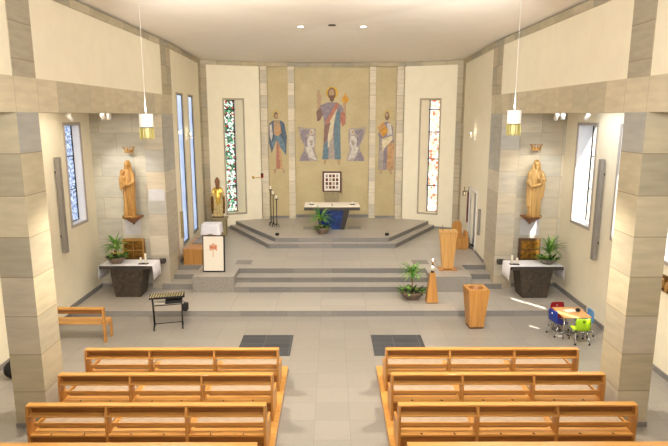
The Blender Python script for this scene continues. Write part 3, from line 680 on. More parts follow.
# ------------------------------------------------------------------ side altars
def side_altar(s, nm):
    cx = -5.77 if s < 0 else 5.70; YA = 15.2 if s < 0 else 15.08
    t = thing('side_altar', 'dark stone side altar table under the %s statue' % nm, 'altar table', (cx, YA, .15))
    mb = MB(); mb.hexa([(-.35, .05, 0), (.35, .05, 0), (.35, .66, 0), (-.35, .66, 0), (-.47, .04, .82), (.47, .04, .82), (.47, .7, .82), (-.47, .7, .82)]); mb.build('base', 'dark_stone', t, .008)
    MB().box(-.74, .74, 0, .82, .82, .915).build('table_top', 'slate_top', t, .006)
    x0, x1 = sorted((-s*.70, -s*.88)); MB().box(x0, x1, .70, .88, .80, .925).build('back_ledge', 'slate_top', t, .004)
    # cloth lying over the top with both ends hanging
    mb = MB(); e = .752; nx = 10
    yf, yb = -.004, .70
    def sheet(pts):
        V = [[mb.v((x, y, z)) for (x, z) in pts] for y in [yf+(yb-yf)*i/8 for i in range(9)]]
        for i in range(8):
            for k in range(len(pts)-1): mb.face([V[i][k], V[i][k+1], V[i+1][k+1], V[i+1][k]], 0, True)
    hang = .40
    V = []
    for i in range(13):
        y = yf+(yb-yf)*i/12; wv = .012*math.sin(i*1.9)
        V.append([mb.v(q) for q in ((-e-.02-wv, y, .92-hang), (-e-.012-wv*.6, y, .92-hang*.5), (-e, y, .905), (-e+.02, y, .921), (0, y, .922), (e-.02, y, .921), (e, y, .905), (e+.012+wv*.6, y, .92-hang*.5), (e+.02+wv, y, .92-hang))])
    for i in range(12):
        for k in range(8): mb.face([V[i][k], V[i][k+1], V[i+1][k+1], V[i+1][k]], 0, True)
    o = mb.build('altar_cloth', 'linen'); o.location = (cx, YA, .155)
    sm = o.modifiers.new('thickness', 'SOLIDIFY'); sm.thickness = .004; sm.offset = 1
    tag(o, 'white linen cloth over the %s side altar with hanging ends' % nm, 'cloth')
    # gilded panel box on the back of the table
    px_ = -5.83 if s < 0 else 5.82
    t = thing('gilded_panel', ('plain brown wooden panel box' if s < 0 else 'gilded four-field panel box')+' standing at the back of the %s side altar' % nm, 'panel', (px_, 16.08, .99))
    MB().box(-.31, .31, 0, .12, 0, .66).build('case', 'dark_wood' if s > 0 else 'carved_wood', t, .008)
    mb = MB()
    for i in range(2):
        for j in range(2): mb.box(-.26+i*.27, -.01+i*.27, -.012, .0, .05+j*.29, .31+j*.29)
    mb.build('relief_field', 'gold_panel' if s > 0 else 'bronze', t, .006)
    # candles on a small tray
    cxp = -5.33 if s < 0 else 5.13
    t = thing('candle_tray', 'two white candles on a small dark tray on the %s side altar' % nm, 'candles', (cxp, 15.40 if s < 0 else 15.3, 1.079))
    MB().box(-.13, .13, -.06, .06, 0, .02).build('tray', 'black_metal', t, .004)
    for dx, hh in ((-.07, .26 if s > 0 else .19), (.07, .19 if s > 0 else .30)):
        c_ = MB().lathe([(.03, .02), (.03, hh), (.025, hh+.005), (.004, hh+.006)], 14, (dx, 0, 0)).build('candle', 'wax', t)
        MB().tube([(dx, 0, hh), (dx, 0, hh+.02)], .003, 5).build('wick', 'black_metal', c_)
side_altar(-1, 'left'); side_altar(1, 'right')
potted('potted_plant', 'spiky green plant in a brown bowl on the left side altar', (-6.12, 15.5, 1.079), .27, .2, 5, stem=.26, ln=.46, flowers=True)
potted('potted_plant', 'spiky green plant in a grey bowl on the right side altar', (6.10, 15.42, 1.079), .27, .15, 6, stem=.16, ln=.58, bowl='ceramic_grey', off=(.05, 0))
potted('potted_plant', 'tall spiky plant in a brown bowl on the floor before the high altar', (-.36, 20.35, .91), .29, .24, 7, stem=.26, ln=.62, off=(-.08, 0))
potted('potted_plant', 'spiky plant in a dark brown bowl on the floor beside the candle pillar', (2.24, 15.12, .15), .36, .24, 8, stem=.42, ln=.50, off=(0, .02))

# ------------------------------------------------------------------ statues
def carve(mb, name, mats, parent, voxel=.008):
    """fuse all shapes of the builder into one continuous carved surface"""
    bmesh.ops.recalc_face_normals(mb.bm, faces=mb.bm.faces)
    me = bpy.data.meshes.new('tmp'); mb.bm.to_mesh(me); mb.bm.free()
    o = bpy.data.objects.new('tmp', me); C.objects.link(o)
    r = o.modifiers.new('r', 'REMESH'); r.mode = 'VOXEL'; r.voxel_size = voxel; r.use_smooth_shade = True
    sm = o.modifiers.new('s', 'SMOOTH'); sm.factor = .4; sm.iterations = 1
    dg = bpy.context.evaluated_depsgraph_get(); dg.update()
    ev = bpy.data.meshes.new_from_object(o.evaluated_get(dg)); C.objects.unlink(o); bpy.data.objects.remove(o)
    b2 = MB(); b2.bm.from_mesh(ev)
    for f in b2.bm.faces: f.smooth = True
    return b2.build(name, mats, parent, recalc=False)
def robe(mb, secs, folds=9, amp=.05, n=72, seed=0, phase=0):
    """secs: (z, rx, ry, cx, cy, fold strength)"""
    rings = []
    for z, rx, ry, cx, cy, fs in secs:
        R = []
        for k in range(n):
            a = 2*PI*k/n; f = 1+amp*fs*(math.sin(folds*a+phase+z*1.2)+.5*math.sin((folds*1.7//1)*a+2+z*2.1))
            R.append(mb.v((cx+rx*f*math.cos(a), cy+ry*f*math.sin(a), z)))
        rings.append(R)
    for i in range(len(rings)-1):
        for k in range(n): mb.face([rings[i][k], rings[i][(k+1) % n], rings[i+1][(k+1) % n], rings[i+1][k]])
    mb.face(rings[0][::-1]); mb.face(rings[-1])
def head(mb, c, r=.085, turn=0, beard=0, veil=0, hair=0):
    x, y, z = c
    T = mb.T.copy(); mb.T = Matrix.Translation((x, y, z)) @ Matrix.Rotation(turn, 4, 'Z')
    mb.ball((0, 0, 0), r*.80, r*.92, r*1.18, 18)
    mb.ball((0, -r*.95, -.06*r), r*.14, r*.22, r*.30, 8)                 # nose
    for s in (-1, 1):
        mb.ball((s*r*.32, -r*.78, r*.18), r*.2, r*.13, r*.08, 8)          # brow and lids
        mb.ball((s*r*.36, -r*.68, -r*.28), r*.26, r*.22, r*.25, 8)        # cheeks
    mb.ball((0, -r*.83, -r*.48), r*.28, r*.13, r*.08, 8)                 # lips
    mb.ball((0, -r*.68, -r*.9), r*.3, r*.28, r*.26, 8)                   # chin
    if hair or veil:
        k = 1.12 if veil else 1.05
        mb.ball((0, r*.42, r*.25), r*k, r*1.0, r*1.15, 16)
        for s in (-1, 1): mb.tube([(s*r*.85, r*.15, r*.4), (s*r*.95, r*.2, -r*.6), (s*r*1.0, r*.3, -r*1.8)], [r*.3, r*.34, r*.5], 10)
    if beard: mb.ball((0, -r*.62, -r*1.1), r*.5, r*.38, r*.75, 10)
    mb.tube([(0, 0, -r*.7), (0, r*.1, -r*2.0)], [r*.55, r*.65], 12)
    mb.T = T
def hand(mb, wrist, dirn, side, r=.011, ln=.15, curl=.35):
    """palm and five unequal fingers"""
    w = Vector(wrist); d = Vector(dirn).normalized(); s = Vector(side).normalized(); n = d.cross(s).normalized()
    mb.tube([w, w+d*.04, w+d*.085], [.022, .034, .03], 8)
    for k, (o_, l_) in enumerate(((-.028, .058), (-.010, .070), (.009, .066), (.027, .050))):
        a = w+d*.075+s*o_; mb.tube([a, a+d*l_*.55+n*curl*.02, a+d*l_+n*curl*.06], [r, r*.95, r*.75], 6)
    a = w+d*.02-s*.028; mb.tube([a, a+d*.03-s*.022, a+d*.065-s*.028+n*.02], [r*1.2, r*1.1, r*.85], 6)

def corbel(loc, nm):
    t = thing('statue_bracket', 'carved brown wall bracket carrying the %s statue' % nm, 'bracket', loc)
    hexp = [(-.28, .26), (-.28, .05), (-.14, -.20), (.14, -.20), (.28, .05), (.28, .26)]
    MB().prism(hexp, -.05, 0).build('bracket_shelf', 'bracket_wood', t, .008)
    mb = MB(); B = [mb.v((x*.18, .26-(.26-y)*.30, -.22)) for x, y in hexp]; Tt = [mb.v((x*.85, .26-(.26-y)*.85, -.05)) for x, y in hexp]
    Mid = [mb.v((x*.45, .26-(.26-y)*.55, -.15)) for x, y in hexp]
    for A, Bq in ((B, Mid), (Mid, Tt)):
        for i in range(6): mb.face([A[i], A[(i+1) % 6], Bq[(i+1) % 6], Bq[i]])
    mb.face(B[::-1]); mb.face(Tt); mb.build('bracket_console', 'bracket_wood', t, .004)
    mb = MB(); mb.ball((0, .20, -.245), .035); mb.build('bracket_knob', 'bracket_wood', t)
    return t
def wall_crown(loc, nm):
    t = MB(); n = 10; r = .14
    t.lathe([(r*.85, 0), (r*.9, .03), (r*.86, .035)], 30, sy=.55, cap=False); t.lathe([(r*.80, .0), (r*.8, .035)], 30, sy=.55, cap=False)
    for k in range(n):
        a0, a1, a2 = [2*PI*(k+q)/n for q in (0, .5, 1)]
        P = [(math.cos(a)*r*m_, math.sin(a)*r*.55*m_, z) for a, m_, z in ((a0, .88, .03), (a2, .88, .03), (a1, 1.2, .16))]
        Q = [(x*.93, y*.93, z) for x, y, z in P]
        V = [t.v(p_) for p_ in P]; W_ = [t.v(p_) for p_ in Q]; t.face(V); t.face(W_[::-1])
        for i in range(3): t.face([V[i], V[(i+1) % 3], W_[(i+1) % 3], W_[i]])
        t.ball((math.cos(a1)*r*1.2, math.sin(a1)*r*.55*1.2, .165), .016, n=6)
    t.tube([(0, r*.4, .03), (0, YN-loc[1]+.01, .03)], .01, 6)
    t.tube([(-r*.8, 0, .02), (0, .0, .01), (r*.8, 0, .02)], .008, 6)
    o = t.build('carved_crown', 'carved_wood'); o.location = loc
    return tag(o, 'small carved wooden crown fixed to the wall above the %s statue' % nm, 'crown')

YS = 15.92
# left: woman in a mantle carrying a child
corbel((-5.80, YS+.07, 2.34), 'left'); wall_crown((-5.76, 16.05, 4.16), 'left')
t = thing('madonna_statue', 'carved wooden statue of a robed woman holding a child on the left wall', 'statue', (-5.79, YS, 2.34)); t.scale = (.88, 1, 1)
mb = MB()
robe(mb, [(.03, .17, .13, 0, 0, 1.2), (.12, .185, .14, 0, 0, 1.2), (.45, .165, .13, .01, 0, 1), (.8, .185, .135, .01, 0, 1), (1.0, .20, .14, .01, 0, .8), (1.15, .20, .13, .0, 0, .6), (1.27, .185, .115, 0, .01, .4), (1.34, .12, .09, 0, .02, .2), (1.38, .05, .05, 0, .02, 0)], 11, .11)
robe(mb, [(.25, .10, .05, .11, -.09, 1), (.6, .12, .06, .09, -.10, 1), (.95, .13, .06, .05, -.11, 1), (1.1, .08, .04, .0, -.10, .5)], 5, .12, 30)
head(mb, (.02, -.02, 1.50), .088, .15, veil=1)
mb.tube([(.17, 0, 1.22), (.20, -.08, 1.02), (.08, -.18, .93), (-.05, -.2, .95)], [.06, .062, .05, .035], 12)      # right arm
mb.tube([(-.17, 0, 1.22), (-.22, -.06, 1.0), (-.16, -.18, .90), (-.06, -.22, .9)], [.06, .062, .05, .035], 12)
hand(mb, (-.02, -.2, .95), (-1, -.1, .1), (0, .2, 1)); hand(mb, (-.08, -.22, .90), (.6, -.2, .5), (0, .3, 1))
robe(mb, [(.86, .07, .06, -.13, -.14, .6), (1.0, .075, .065, -.13, -.13, .5), (1.15, .08, .06, -.125, -.12, .4), (1.21, .04, .04, -.12, -.12, 0)], 5, .06, 30)
head(mb, (-.12, -.13, 1.29), .060, .3, hair=1)
mb.tube([(-.18, -.13, 1.17), (-.20, -.2, 1.08), (-.14, -.25, 1.05)], [.026, .024, .018], 8); mb.tube([(-.07, -.15, 1.17), (-.02, -.22, 1.12), (.0, -.24, 1.18)], [.026, .024, .018], 8)
mb.tube([(-.15, -.17, .92), (-.17, -.2, .78)], [.035, .022], 8); mb.tube([(-.09, -.19, .92), (-.10, -.22, .80)], [.035, .022], 8)
carve(mb, 'figure', 'carved_wood', t)
MB().prism([(-.24, .16), (-.26, -.05), (-.12, -.19), (.12, -.19), (.26, -.05), (.24, .16)], 0, .045).build('statue_base', 'carved_wood', t, .01)
# right: standing robed man
corbel((5.80, YS+.07, 2.34), 'right'); wall_crown((5.80, 16.05, 4.22), 'right')
t = thing('saint_statue', 'carved wooden statue of a robed bearded man on the right wall', 'statue', (5.80, YS, 2.34))
mb = MB()
robe(mb, [(.03, .15, .12, 0, 0, 1.2), (.12, .165, .13, 0, 0, 1.2), (.45, .17, .13, -.005, 0, 1), (.8, .20, .135, 0, 0, 1), (1.0, .225, .14, 0, 0, .8), (1.18, .225, .13, 0, 0, .6), (1.30, .19, .11, 0, .01, .4), (1.36, .12, .085, 0, .02, .2), (1.40, .05, .05, 0, .02, 0)], 12, .10, phase=1)
robe(mb, [(.3, .07, .05, -.17, -.05, 1), (.7, .08, .06, -.18, -.05, 1), (1.05, .07, .06, -.19, -.04, .6)], 4, .12, 24)
robe(mb, [(.55, .05, .05, .17, -.06, 1), (.85, .07, .06, .19, -.05, 1), (1.1, .06, .05, .19, -.04, .6)], 4, .12, 24)
head(mb, (0, -.02, 1.51), .090, -.1, beard=1, hair=1)
mb.tube([(.19, 0, 1.24), (.23, -.07, 1.03), (.12, -.18, 1.0), (.05, -.2, 1.08)], [.06, .06, .045, .03], 12); hand(mb, (.05, -.2, 1.08), (-.2, -.1, 1), (1, 0, .2))
mb.tube([(-.19, 0, 1.24), (-.24, -.06, 1.0), (-.16, -.17, .88), (-.05, -.2, .92)], [.06, .06, .045, .03], 12); hand(mb, (-.05, -.2, .92), (1, -.1, .4), (0, .2, 1))
mb.tube([(.02, -.19, .86), (.10, -.21, 1.06), (.13, -.2, 1.2)], [.018, .02, .04], 8); mb.ball((.13, -.19, 1.22), .05, .03, .05)
carve(mb, 'figure', 'carved_wood_light', t)
MB().prism([(-.22, .16), (-.22, -.10), (-.12, -.18), (.12, -.18), (.22, -.10), (.22, .16)], 0, .045).build('statue_base', 'carved_wood', t, .01)
# bishop on the plinth in the left apse corner
mb = MB(); mb.box(-.28, .28, -.2, .2, 0, .66); mb.box(-.33, .33, -.25, .22, .66, .72); o = mb.build('statue_plinth', 'concrete_plinth', None, .006); o.location = (-4.38, 21.45, .61)
tag(o, 'olive stone plinth carrying the gilded bishop statue', 'plinth')
t = thing('bishop_statue', 'gilded statue of a bishop on the plinth in the left apse corner', 'statue', (-4.40, 21.45, 1.33), .2)
mb = MB()
robe(mb, [(.04, .17, .13, 0, 0, 1), (.15, .185, .14, 0, 0, 1), (.5, .175, .13, 0, 0, 1), (.8, .175, .13, 0, 0, .8), (1.0, .18, .12, 0, 0, .5), (1.1, .15, .10, 0, .01, .3), (1.16, .06, .06, 0, .02, 0)], 13, .17)
mb.tube([(.15, 0, 1.05), (.2, -.08, .86), (.18, -.2, .9)], [.055, .06, .04], 12); hand(mb, (.18, -.2, .9), (0, -.4, 1), (1, 0, 0))
mb.tube([(-.15, 0, 1.05), (-.21, -.08, .88), (-.2, -.18, .92)], [.055, .06, .04], 12); hand(mb, (-.2, -.18, .92), (0, -.4, 1), (1, 0, 0))
carve(mb, 'figure', 'gilt_pale', t)
mb = MB()
robe(mb, [(.50, .03, .02, 0, -.15, 0), (.60, .07, .03, 0, -.15, .5), (.78, .10, .05, 0, -.13, .8), (1.0, .12, .07, 0, -.07, .5), (1.1, .12, .08, 0, -.02, .3), (1.16, .08, .07, 0, .01, 0)], 7, .09, 40)
for q in (-1, 1): robe(mb, [(.80, .05, .09, q*.20, -.02, .6), (.95, .085, .11, q*.16, .0, .6), (1.10, .09, .09, q*.10, .02, .3), (1.17, .05, .05, q*.04, .03, 0)], 6, .14, 32)
carve(mb, 'chasuble', 'gold', t)
mb = MB()
for q in (-1, 1): robe(mb, [(.14, .05, .10, q*.20, .04, 1), (.5, .055, .12, q*.215, .03, 1), (.82, .05, .11, q*.21, .01, .8), (.95, .03, .08, q*.18, .02, .4)], 6, .16, 32)
carve(mb, 'cope', 'bronze', t)
mb = MB(); head(mb, (0, -.02, 1.27), .10, 0, beard=1); carve(mb, 'head', 'mitre_brown', t, .01)
mb = MB(); V = []
for (z, rx, ry) in ((1.32, .09, .095), (1.41, .10, .085), (1.49, .065, .05), (1.56, .01, .012)): V.append([mb.v((rx*math.cos(2*PI*k/20), ry*math.sin(2*PI*k/20), z)) for k in range(20)])
for A, Bq in zip(V, V[1:]):
    for k in range(20): mb.face([A[k], A[(k+1) % 20], Bq[(k+1) % 20], Bq[k]], 0, True)
mb.face(V[-1]); mb.build('mitre', 'mitre_brown', t)
MB().prism([(-.2, .16), (-.2, -.16), (.2, -.16), (.2, .16)], 0, .05).build('statue_base', 'dark_wood', t, .01)

# ------------------------------------------------------------------ lights on the room
def spot_lamp(loc, target, label, energy, size=.95, col=NEUT):
    t = thing('track_spotlight', label, 'spotlight', loc)
    MB().box(-.03, .03, -.03, .03, .05, 5.42-loc[2]).build('stem', 'white_paint', t)
    d = (Vector(target)-Vector(loc)).normalized(); q = d.to_track_quat('Z', 'Y').to_matrix().to_4x4()
    mb = MB(); mb.T = q; mb.lathe([(.02, -.09), (.05, -.085), (.055, .09), (.048, .09), (.045, .06), (.0, .06)], 18); mb.build('lamp_head', 'white_paint', t)
    mb = MB(); mb.T = q; mb.lathe([(.044, .062), (.0, .064)], 16); mb.build('lens', 'lamp_glow', t)
    light('statue_spot', 'SPOT', Vector(loc)+d*.12, target, energy, col, spot_size=size, spot_blend=.8, shadow_soft_size=.05)
for loc, tg, lb in (((-6.55, 14.3, 5.15), (-5.9, 16.2, 3.2), 'white ceiling spotlight above the left aisle window'), ((-5.60, 14.0, 5.17), (-5.8, 16, 3.3), 'white twin spotlight lighting the left statue'),
                    ((5.50, 14.0, 5.17), (5.8, 16, 3.3), 'white twin spotlight lighting the right statue'), ((6.35, 14.2, 5.17), (5.9, 16.2, 3.2), 'white ceiling spotlight above the right aisle window')):
    spot_lamp(loc, tg, lb, 130 if loc[0] < 0 else 115)
for x in (-5.45, 5.66):
    t = thing('track_spotlight', 'second lamp of the twin spotlight in front of the %s statue' % ('left' if x < 0 else 'right'), 'spotlight', (x, 14.0, 5.17))
    MB().box(-.02, .02, -.02, .02, .05, .25).build('stem', 'white_paint', t); MB().lathe([(.05, -.07), (.055, .06), (.03, .08)], 16).build('lamp_head', 'white_paint', t)
# pendants
def pendant(loc, label, vis=True):
    t = thing('pendant_lamp', label, 'pendant lamp', loc)
    MB().tube([(0, 0, .43), (0, 0, 7.40-loc[2])], .004, 6).build('cord', 'white_paint', t)
    MB().lathe([(.12, .20), (.12, .43), (.11, .43), (.11, .22)], 28, cap=False).build('lamp_body', 'white_paint', t)
    MB().lathe([(.105, .19), (.105, .21)], 28).build('black_band', 'black_metal', t)
    mb = MB()
    for k in range(16):
        a = 2*PI*k/16; r = .116; mb.T = Matrix.Rotation(a, 4, 'Z'); mb.box(r-.006, r+.006, -.012, .012, 0, .19)
    mb.T = Matrix.Identity(4); mb.build('brass_louvre', 'brass_pale', t)
    MB().lathe([(.085, .02), (.085, .18)], 24).build('glass_tube', 'amber_glow', t)
    x, y, z = loc
    light('pendant_down', 'SPOT', (x, y, z-.02), (x, y, 0), 820, WARM, spot_size=2.2, spot_blend=.6, shadow_soft_size=.06)
    light('pendant_up', 'SPOT', (x, y, z+.46), (0, 15.5, 7.9), 300, NEUT, spot_size=2.1, spot_blend=.8, shadow_soft_size=.1)
pendant((-3.25, 10, 4.80), 'cylindrical white pendant lamp with brass louvres hanging on the left')
pendant((3.19, 10, 4.86), 'cylindrical white pendant lamp with brass louvres hanging on the right')
for s in (-1, 1):
    for y in (-1,): light('nave_pendant', 'SPOT', (s*3.26, y, 4.8), (s*2.6, y, 0), 110, WARM, spot_size=1.6, spot_blend=.6, shadow_soft_size=.06)
# recessed ceiling lights and the vent between them
for s, nm in ((-1, 'left'), (1, 'right')):
    zc = ZT+.36*(1-.76/5.3)-.06
    t = thing('ceiling_downlight', 'small bright recessed ceiling light %s of the ceiling vent' % nm, 'downlight', (s*.87, 16.3, 7.625))
    MB().lathe([(.10, -.012), (.10, .02)], 24).build('lamp_rim', 'white_paint', t); MB().lathe([(.08, -.016), (.08, -.012)], 24).build('lens', 'downlight_glow', t)
    light('downlight', 'SPOT', (s*.87, 16.3, 7.58), (s*1.4, 19, 0), 520, NEUT, spot_size=1.9, spot_blend=.7, shadow_soft_size=.08)
t = thing('ceiling_vent', 'small dark round vent at the high point of the ceiling', 'vent', (0, 16.4, 7.685))
MB().lathe([(.11, -.03), (.11, .02)], 20).build('vent_cap', 'black_metal', t); MB().lathe([(.13, -.012), (.13, .01)], 20).build('vent_rim', 'gold', t)

# sconces and wall fittings
def on_wall(s, dist, z, off=.0):
    d = Vector((s*.3, CORN-17.25, 0)).normalized(); n = Vector((-d.y, d.x, 0))*s; q = Vector((s*4.8, 17.25, 0))+d*dist+n*off
    return Vector((q.x, q.y, z)), d, n
for s, dist, nm in ((-1, 1.98, 'left'), (1, 2.35, 'right')):
    q, d, n = on_wall(s, dist, 4.45); t = thing('candle_sconce', 'wall candle sconce with a glowing candle on the %s chancel wall' % nm, 'sconce', q)
    mb = MB(); q0 = Vector((0, 0, 0)); mb.tube([q0, n*.10], .012, 8); mb.lathe([(.02, -.01), (.07, .0), (.08, .02), (.0, .02)], 16, tuple(n*.14)); mb.lathe([(.01, -.12), (.03, -.1), (.03, .0)], 10, (0, 0, 0)); mb.build('bracket', 'white_paint', t)
    MB().lathe([(.022, .02), (.022, .12)], 12, tuple(n*.14)).build('candle', 'wax', t)
    MB().ball(tuple(n*.14+Vector((0, 0, .15))), .014, .014, .03, 8).build('flame', 'flame', t)
    light('sconce_light', 'POINT', q+n*.16+Vector((0, 0, .2)), None, 1.5, WARM, shadow_soft_size=.03)
for s, dist in ((-1, .36), (1, .78)):
    q, d, n = on_wall(s, dist, 1.35, .03); mb = MB(); e = [d*-.05+n*-.03, d*.05+n*-.03, d*.05+n*.05, d*-.05+n*.05]
    mb.hexa([tuple(v[:2])+(0,) for v in e]+[tuple(v[:2])+(.85,) for v in e]); o = mb.build('wall_panel_strip', 'grey_paint' if s > 0 else 'concrete_plinth'); o.location = q
    tag(o, ('slim grey' if s > 0 else 'slim olive')+' vertical wall strip on the %s chancel wall near the pier' % ('left' if s < 0 else 'right'), 'wall strip')
# narrow dark red board left of the door and brass lantern above it
q, d, n = on_wall(1, 3.05, 1.35, .02); mb = MB(); e = [d*-.07+n*-.02, d*.07+n*-.02, d*.07+n*.02, d*-.07+n*.02]
mb.hexa([tuple(v[:2])+(0,) for v in e]+[tuple(v[:2])+(1.1,) for v in e]); o = mb.build('wall_banner', 'dark_red'); o.location = q; tag(o, 'narrow dark red board hanging on the wall left of the door', 'board')
q, d, n = on_wall(1, 3.0, 2.5); t = thing('wall_lantern', 'small brass lantern on a bracket beside the chancel door', 'lantern', q)
mb = MB(); mb.tube([n*0, n*.22], .015, 8); mb.box(-.22, -.12, -.03, .03, -.16, .0) ; mb.tube([(-.17, 0, 0), (-.17, 0, .16)], .012, 6); mb.tube([(0, 0, -.1), (0, 0, .16)], .02, 6); mb.build('bracket', 'bronze', t)
mb = MB(); mb.box(-.20, -.14, -.04, .04, -.14, -.02); mb.build('lantern_glass', 'wax', t)
# sanctuary lamp on the left apse panel
dA = Vector((2.15, 1, 0)).normalized(); nA = Vector((dA.y, -dA.x, 0)); q = Vector((-5.1, CORN, 0))+dA*2.02; q.z = 2.68
t = thing('sanctuary_lamp', 'red sanctuary lamp on a gilded wall bracket left of the mosaics', 'lamp', q)
mb = MB(); mb.tube([(0, 0, 0), nA*.1, nA*.12+dA*.15, nA*.14+dA*.32], .014, 8); mb.ball(tuple(nA*.03), .05, .05, .07); mb.ball(tuple(nA*.08-dA*.05+Vector((0, 0, .05))), .03); mb.build('bracket', 'gold', t)
MB().lathe([(.03, -.02), (.05, .0), (.055, .12), (.045, .13)], 16, tuple(nA*.14+dA*.34)).build('lamp_glass', 'red_glass', t)
MB().lathe([(.058, .12), (.06, .15), (.03, .17)], 16, tuple(nA*.14+dA*.34)).build('lamp_cap', 'black_metal', t)

# long grey wall bars (column loudspeakers) in the aisles
for x, y, z0, z1, nm in ((XL+.09, 14.02, 1.75, 4.18, 'left'), (XR-.09, 13.78, 1.62, 4.15, 'right')):
    t = thing('column_loudspeaker', 'tall slim grey column loudspeaker on the %s aisle wall' % nm, 'loudspeaker', (x, y, z0))
    MB().box(-.05, .05, -.07, .07, 0, z1-z0).build('housing', 'grey_paint', t, .006)
    for zz in (.4, z1-z0-.4): MB().box(-.09 if x < 0 else .05, -.05 if x < 0 else .09, -.03, .03, zz, zz+.06).build('wall_mount', 'black_metal', t)
# carved relief at the far right edge
t = thing('carved_relief', 'gilded brown carved relief on the right aisle wall at the photo edge', 'relief', (XR-.02, 10.55, 1.72))
mb = MB(); mb.box(-.03, .02, -.25, .38, 0, .34); mb.build('relief_board', 'bronze', t, .02)
mb = MB()
for k in range(4): mb.ball((-.05, -.15+k*.14, .13+.05*(k % 2)), .04, .05, .11)
mb.build('relief_figures', 'carved_wood', t)

# ------------------------------------------------------------------ chancel furniture
# ambo
t = thing('ambo', 'tall tapered light wood lectern on the right step block', 'lectern', (3.50, 16.34, .612))
mb = MB(); mb.box(-.27, .27, -.03, .40, 0, .03); mb.build('foot_plate', 'oak', t, .004)
mb = MB(); mb.hexa([(-.16, .10, .03), (.16, .10, .03), (.16, .26, .03), (-.16, .26, .03), (-.255, .10, 1.12), (.255, .10, 1.12), (.255, .36, 1.12), (-.255, .36, 1.12)]); mb.build('column', 'light_oak', t, .004)
mb = MB(); mb.slab([(-.27, .08, 1.12), (.27, .08, 1.12), (.27, .40, 1.17), (-.27, .40, 1.17)], (0, 0, .03)); mb.build('book_rest', 'light_oak', t, .003)
t = thing('desk_microphone', 'thin black microphone on top of the wooden lectern', 'microphone', (3.34, 16.58, 1.79)); MB().tube([(0, 0, 0), (0, .02, .12), (0, .08, .16)], .007, 6).build('stem', 'black_metal', t)
tag(MB().box(3.34, 3.6, 16.325, 16.36, .612+.03, .665).build('number_plate', 'bronze', None, .003), 'small dark inscription strip at the foot of the lectern', 'plate')
# wooden seat behind the ambo
t = thing('sedilia_seat', 'boxy wooden seat with rounded back against the right chancel wall', 'chair', (4.50, 19.35, .61))
MB().box(-.26, .26, -.26, .26, 0, .42).build('seat_box', 'oak_upright', t, .01)
mb = MB(); pts = [(-.26+.09*0, .40)]; prof = [(-.24, .42), (.10, .42), (.10, .80), (.05, .90), (-.06, .94), (-.17, .90), (-.24, .80)]
mb.slab([(x, .16, z) for x, z in prof][::-1], (0, .08, 0)); mb.build('backrest', 'oak_upright', t, .01)
MB().box(.16, .24, -.20, .22, .42, .60).build('armrest', 'oak', t, .008)
# wooden bench box along the left chancel wall
t = thing('chancel_bench', 'long low wooden bench along the left chancel wall', 'bench', (-4.34, 17.05, .61))
mb = MB(); mb.box(-.30, .30, 0, .05, 0, .50); mb.build('end_panel', 'oak_upright', t, .006)
MB().box(-.30, .30, 2.1, 2.15, 0, .50).build('end_panel', 'oak_upright', t, .006)
MB().box(-.30, .30, .05, 2.10, .44, .50).build('seat', 'oak', t, .006)
MB().box(-.28, -.24, .05, 2.10, .0, .44).build('back_board', 'oak', t)
MB().box(.22, .26, .05, 2.10, .04, .44).build('front_board', 'oak', t)
for k in range(2):
    o = MB().box(-.20, .26, .0, .55, 0, .035).build('seat_pad', 'grey_paint', None, .012); o.location = (-4.34, 17.75+k*.70, 1.112); tag(o, ['nearer grey seat pad on the left chancel bench', 'farther grey seat pad on the left chancel bench'][k], 'cushion')
# credence table with white cloth
t = thing('credence_table', 'small table under a white cloth in the left of the chancel', 'table', (-4.30, 19.72, .61))
MB().box(-.31, .31, -.26, .26, .76, .80).build('table_top', 'oak', t)
for x in (-.27, .27):
    for y in (-.22, .23): MB().box(x-.025, x+.025, y-.025, y+.025, 0, .76).build('leg', 'oak_upright', t)
mb = MB(); n = 48; rings = []
for lv, (e, z) in enumerate(((0, .812), (.004, .806), (.012, .70), (.03, .50))):
    R = []
    for k in range(n):
        a = 2*PI*k/n; ca, sa = math.cos(a), math.sin(a); m_ = max(abs(ca)/.32, abs(sa)/.27); wv = 1+(.035*math.sin(k*1.31*2) if lv > 1 else 0)*(lv-1)
        R.append(mb.v((ca/m_*wv+e*ca, sa/m_*wv+e*sa, z-(.07*abs(math.sin(2*a)) if lv == 3 else 0))))
    rings.append(R)
mb.face(rings[0])
for A, Bq in zip(rings, rings[1:]):
    for k in range(n): mb.face([A[k], A[(k+1) % n], Bq[(k+1) % n], Bq[k]], 0, True)
o = mb.build('table_cloth', 'linen', recalc=True); o.location = (-4.30, 19.72, .61); tag(o, 'white cloth draped over the small chancel table', 'cloth')
# picture standing on the left block
t = thing('standing_picture', 'tall white picture with small orange motif in a dark frame on the left step block', 'picture', (-3.52, 16.20, .614), 0, None, math.radians(-6))
MB().box(-.33, .33, 0, .03, 0, 1.10).build('frame', 'black_metal', t, .003)
MB().box(-.30, .29, -.006, 0, .04, 1.07).build('sheet', 'paper', t)
mb = MB(); rr = random.Random(4)
for k in range(7):
    a = -.12+k*.033; mb.box(a, a+.022, -.009, -.0061, .66+rr.uniform(-.03, .03), .84+rr.uniform(-.03, .05))
mb.box(-.02, -.005, -.009, -.0061, .45, .66); mb.box(-.10, .08, -.0085, -.0061, .70, .78)
mb.build('motif', 'ink_orange', t)
MB().hexa([(-.03, .03, .0), (.03, .03, 0), (.03, .30, -.03), (-.03, .30, -.03), (-.03, .03, .8), (.03, .03, .8), (.03, .06, .8), (-.03, .06, .8)]).build('rear_strut', 'black_metal', t)

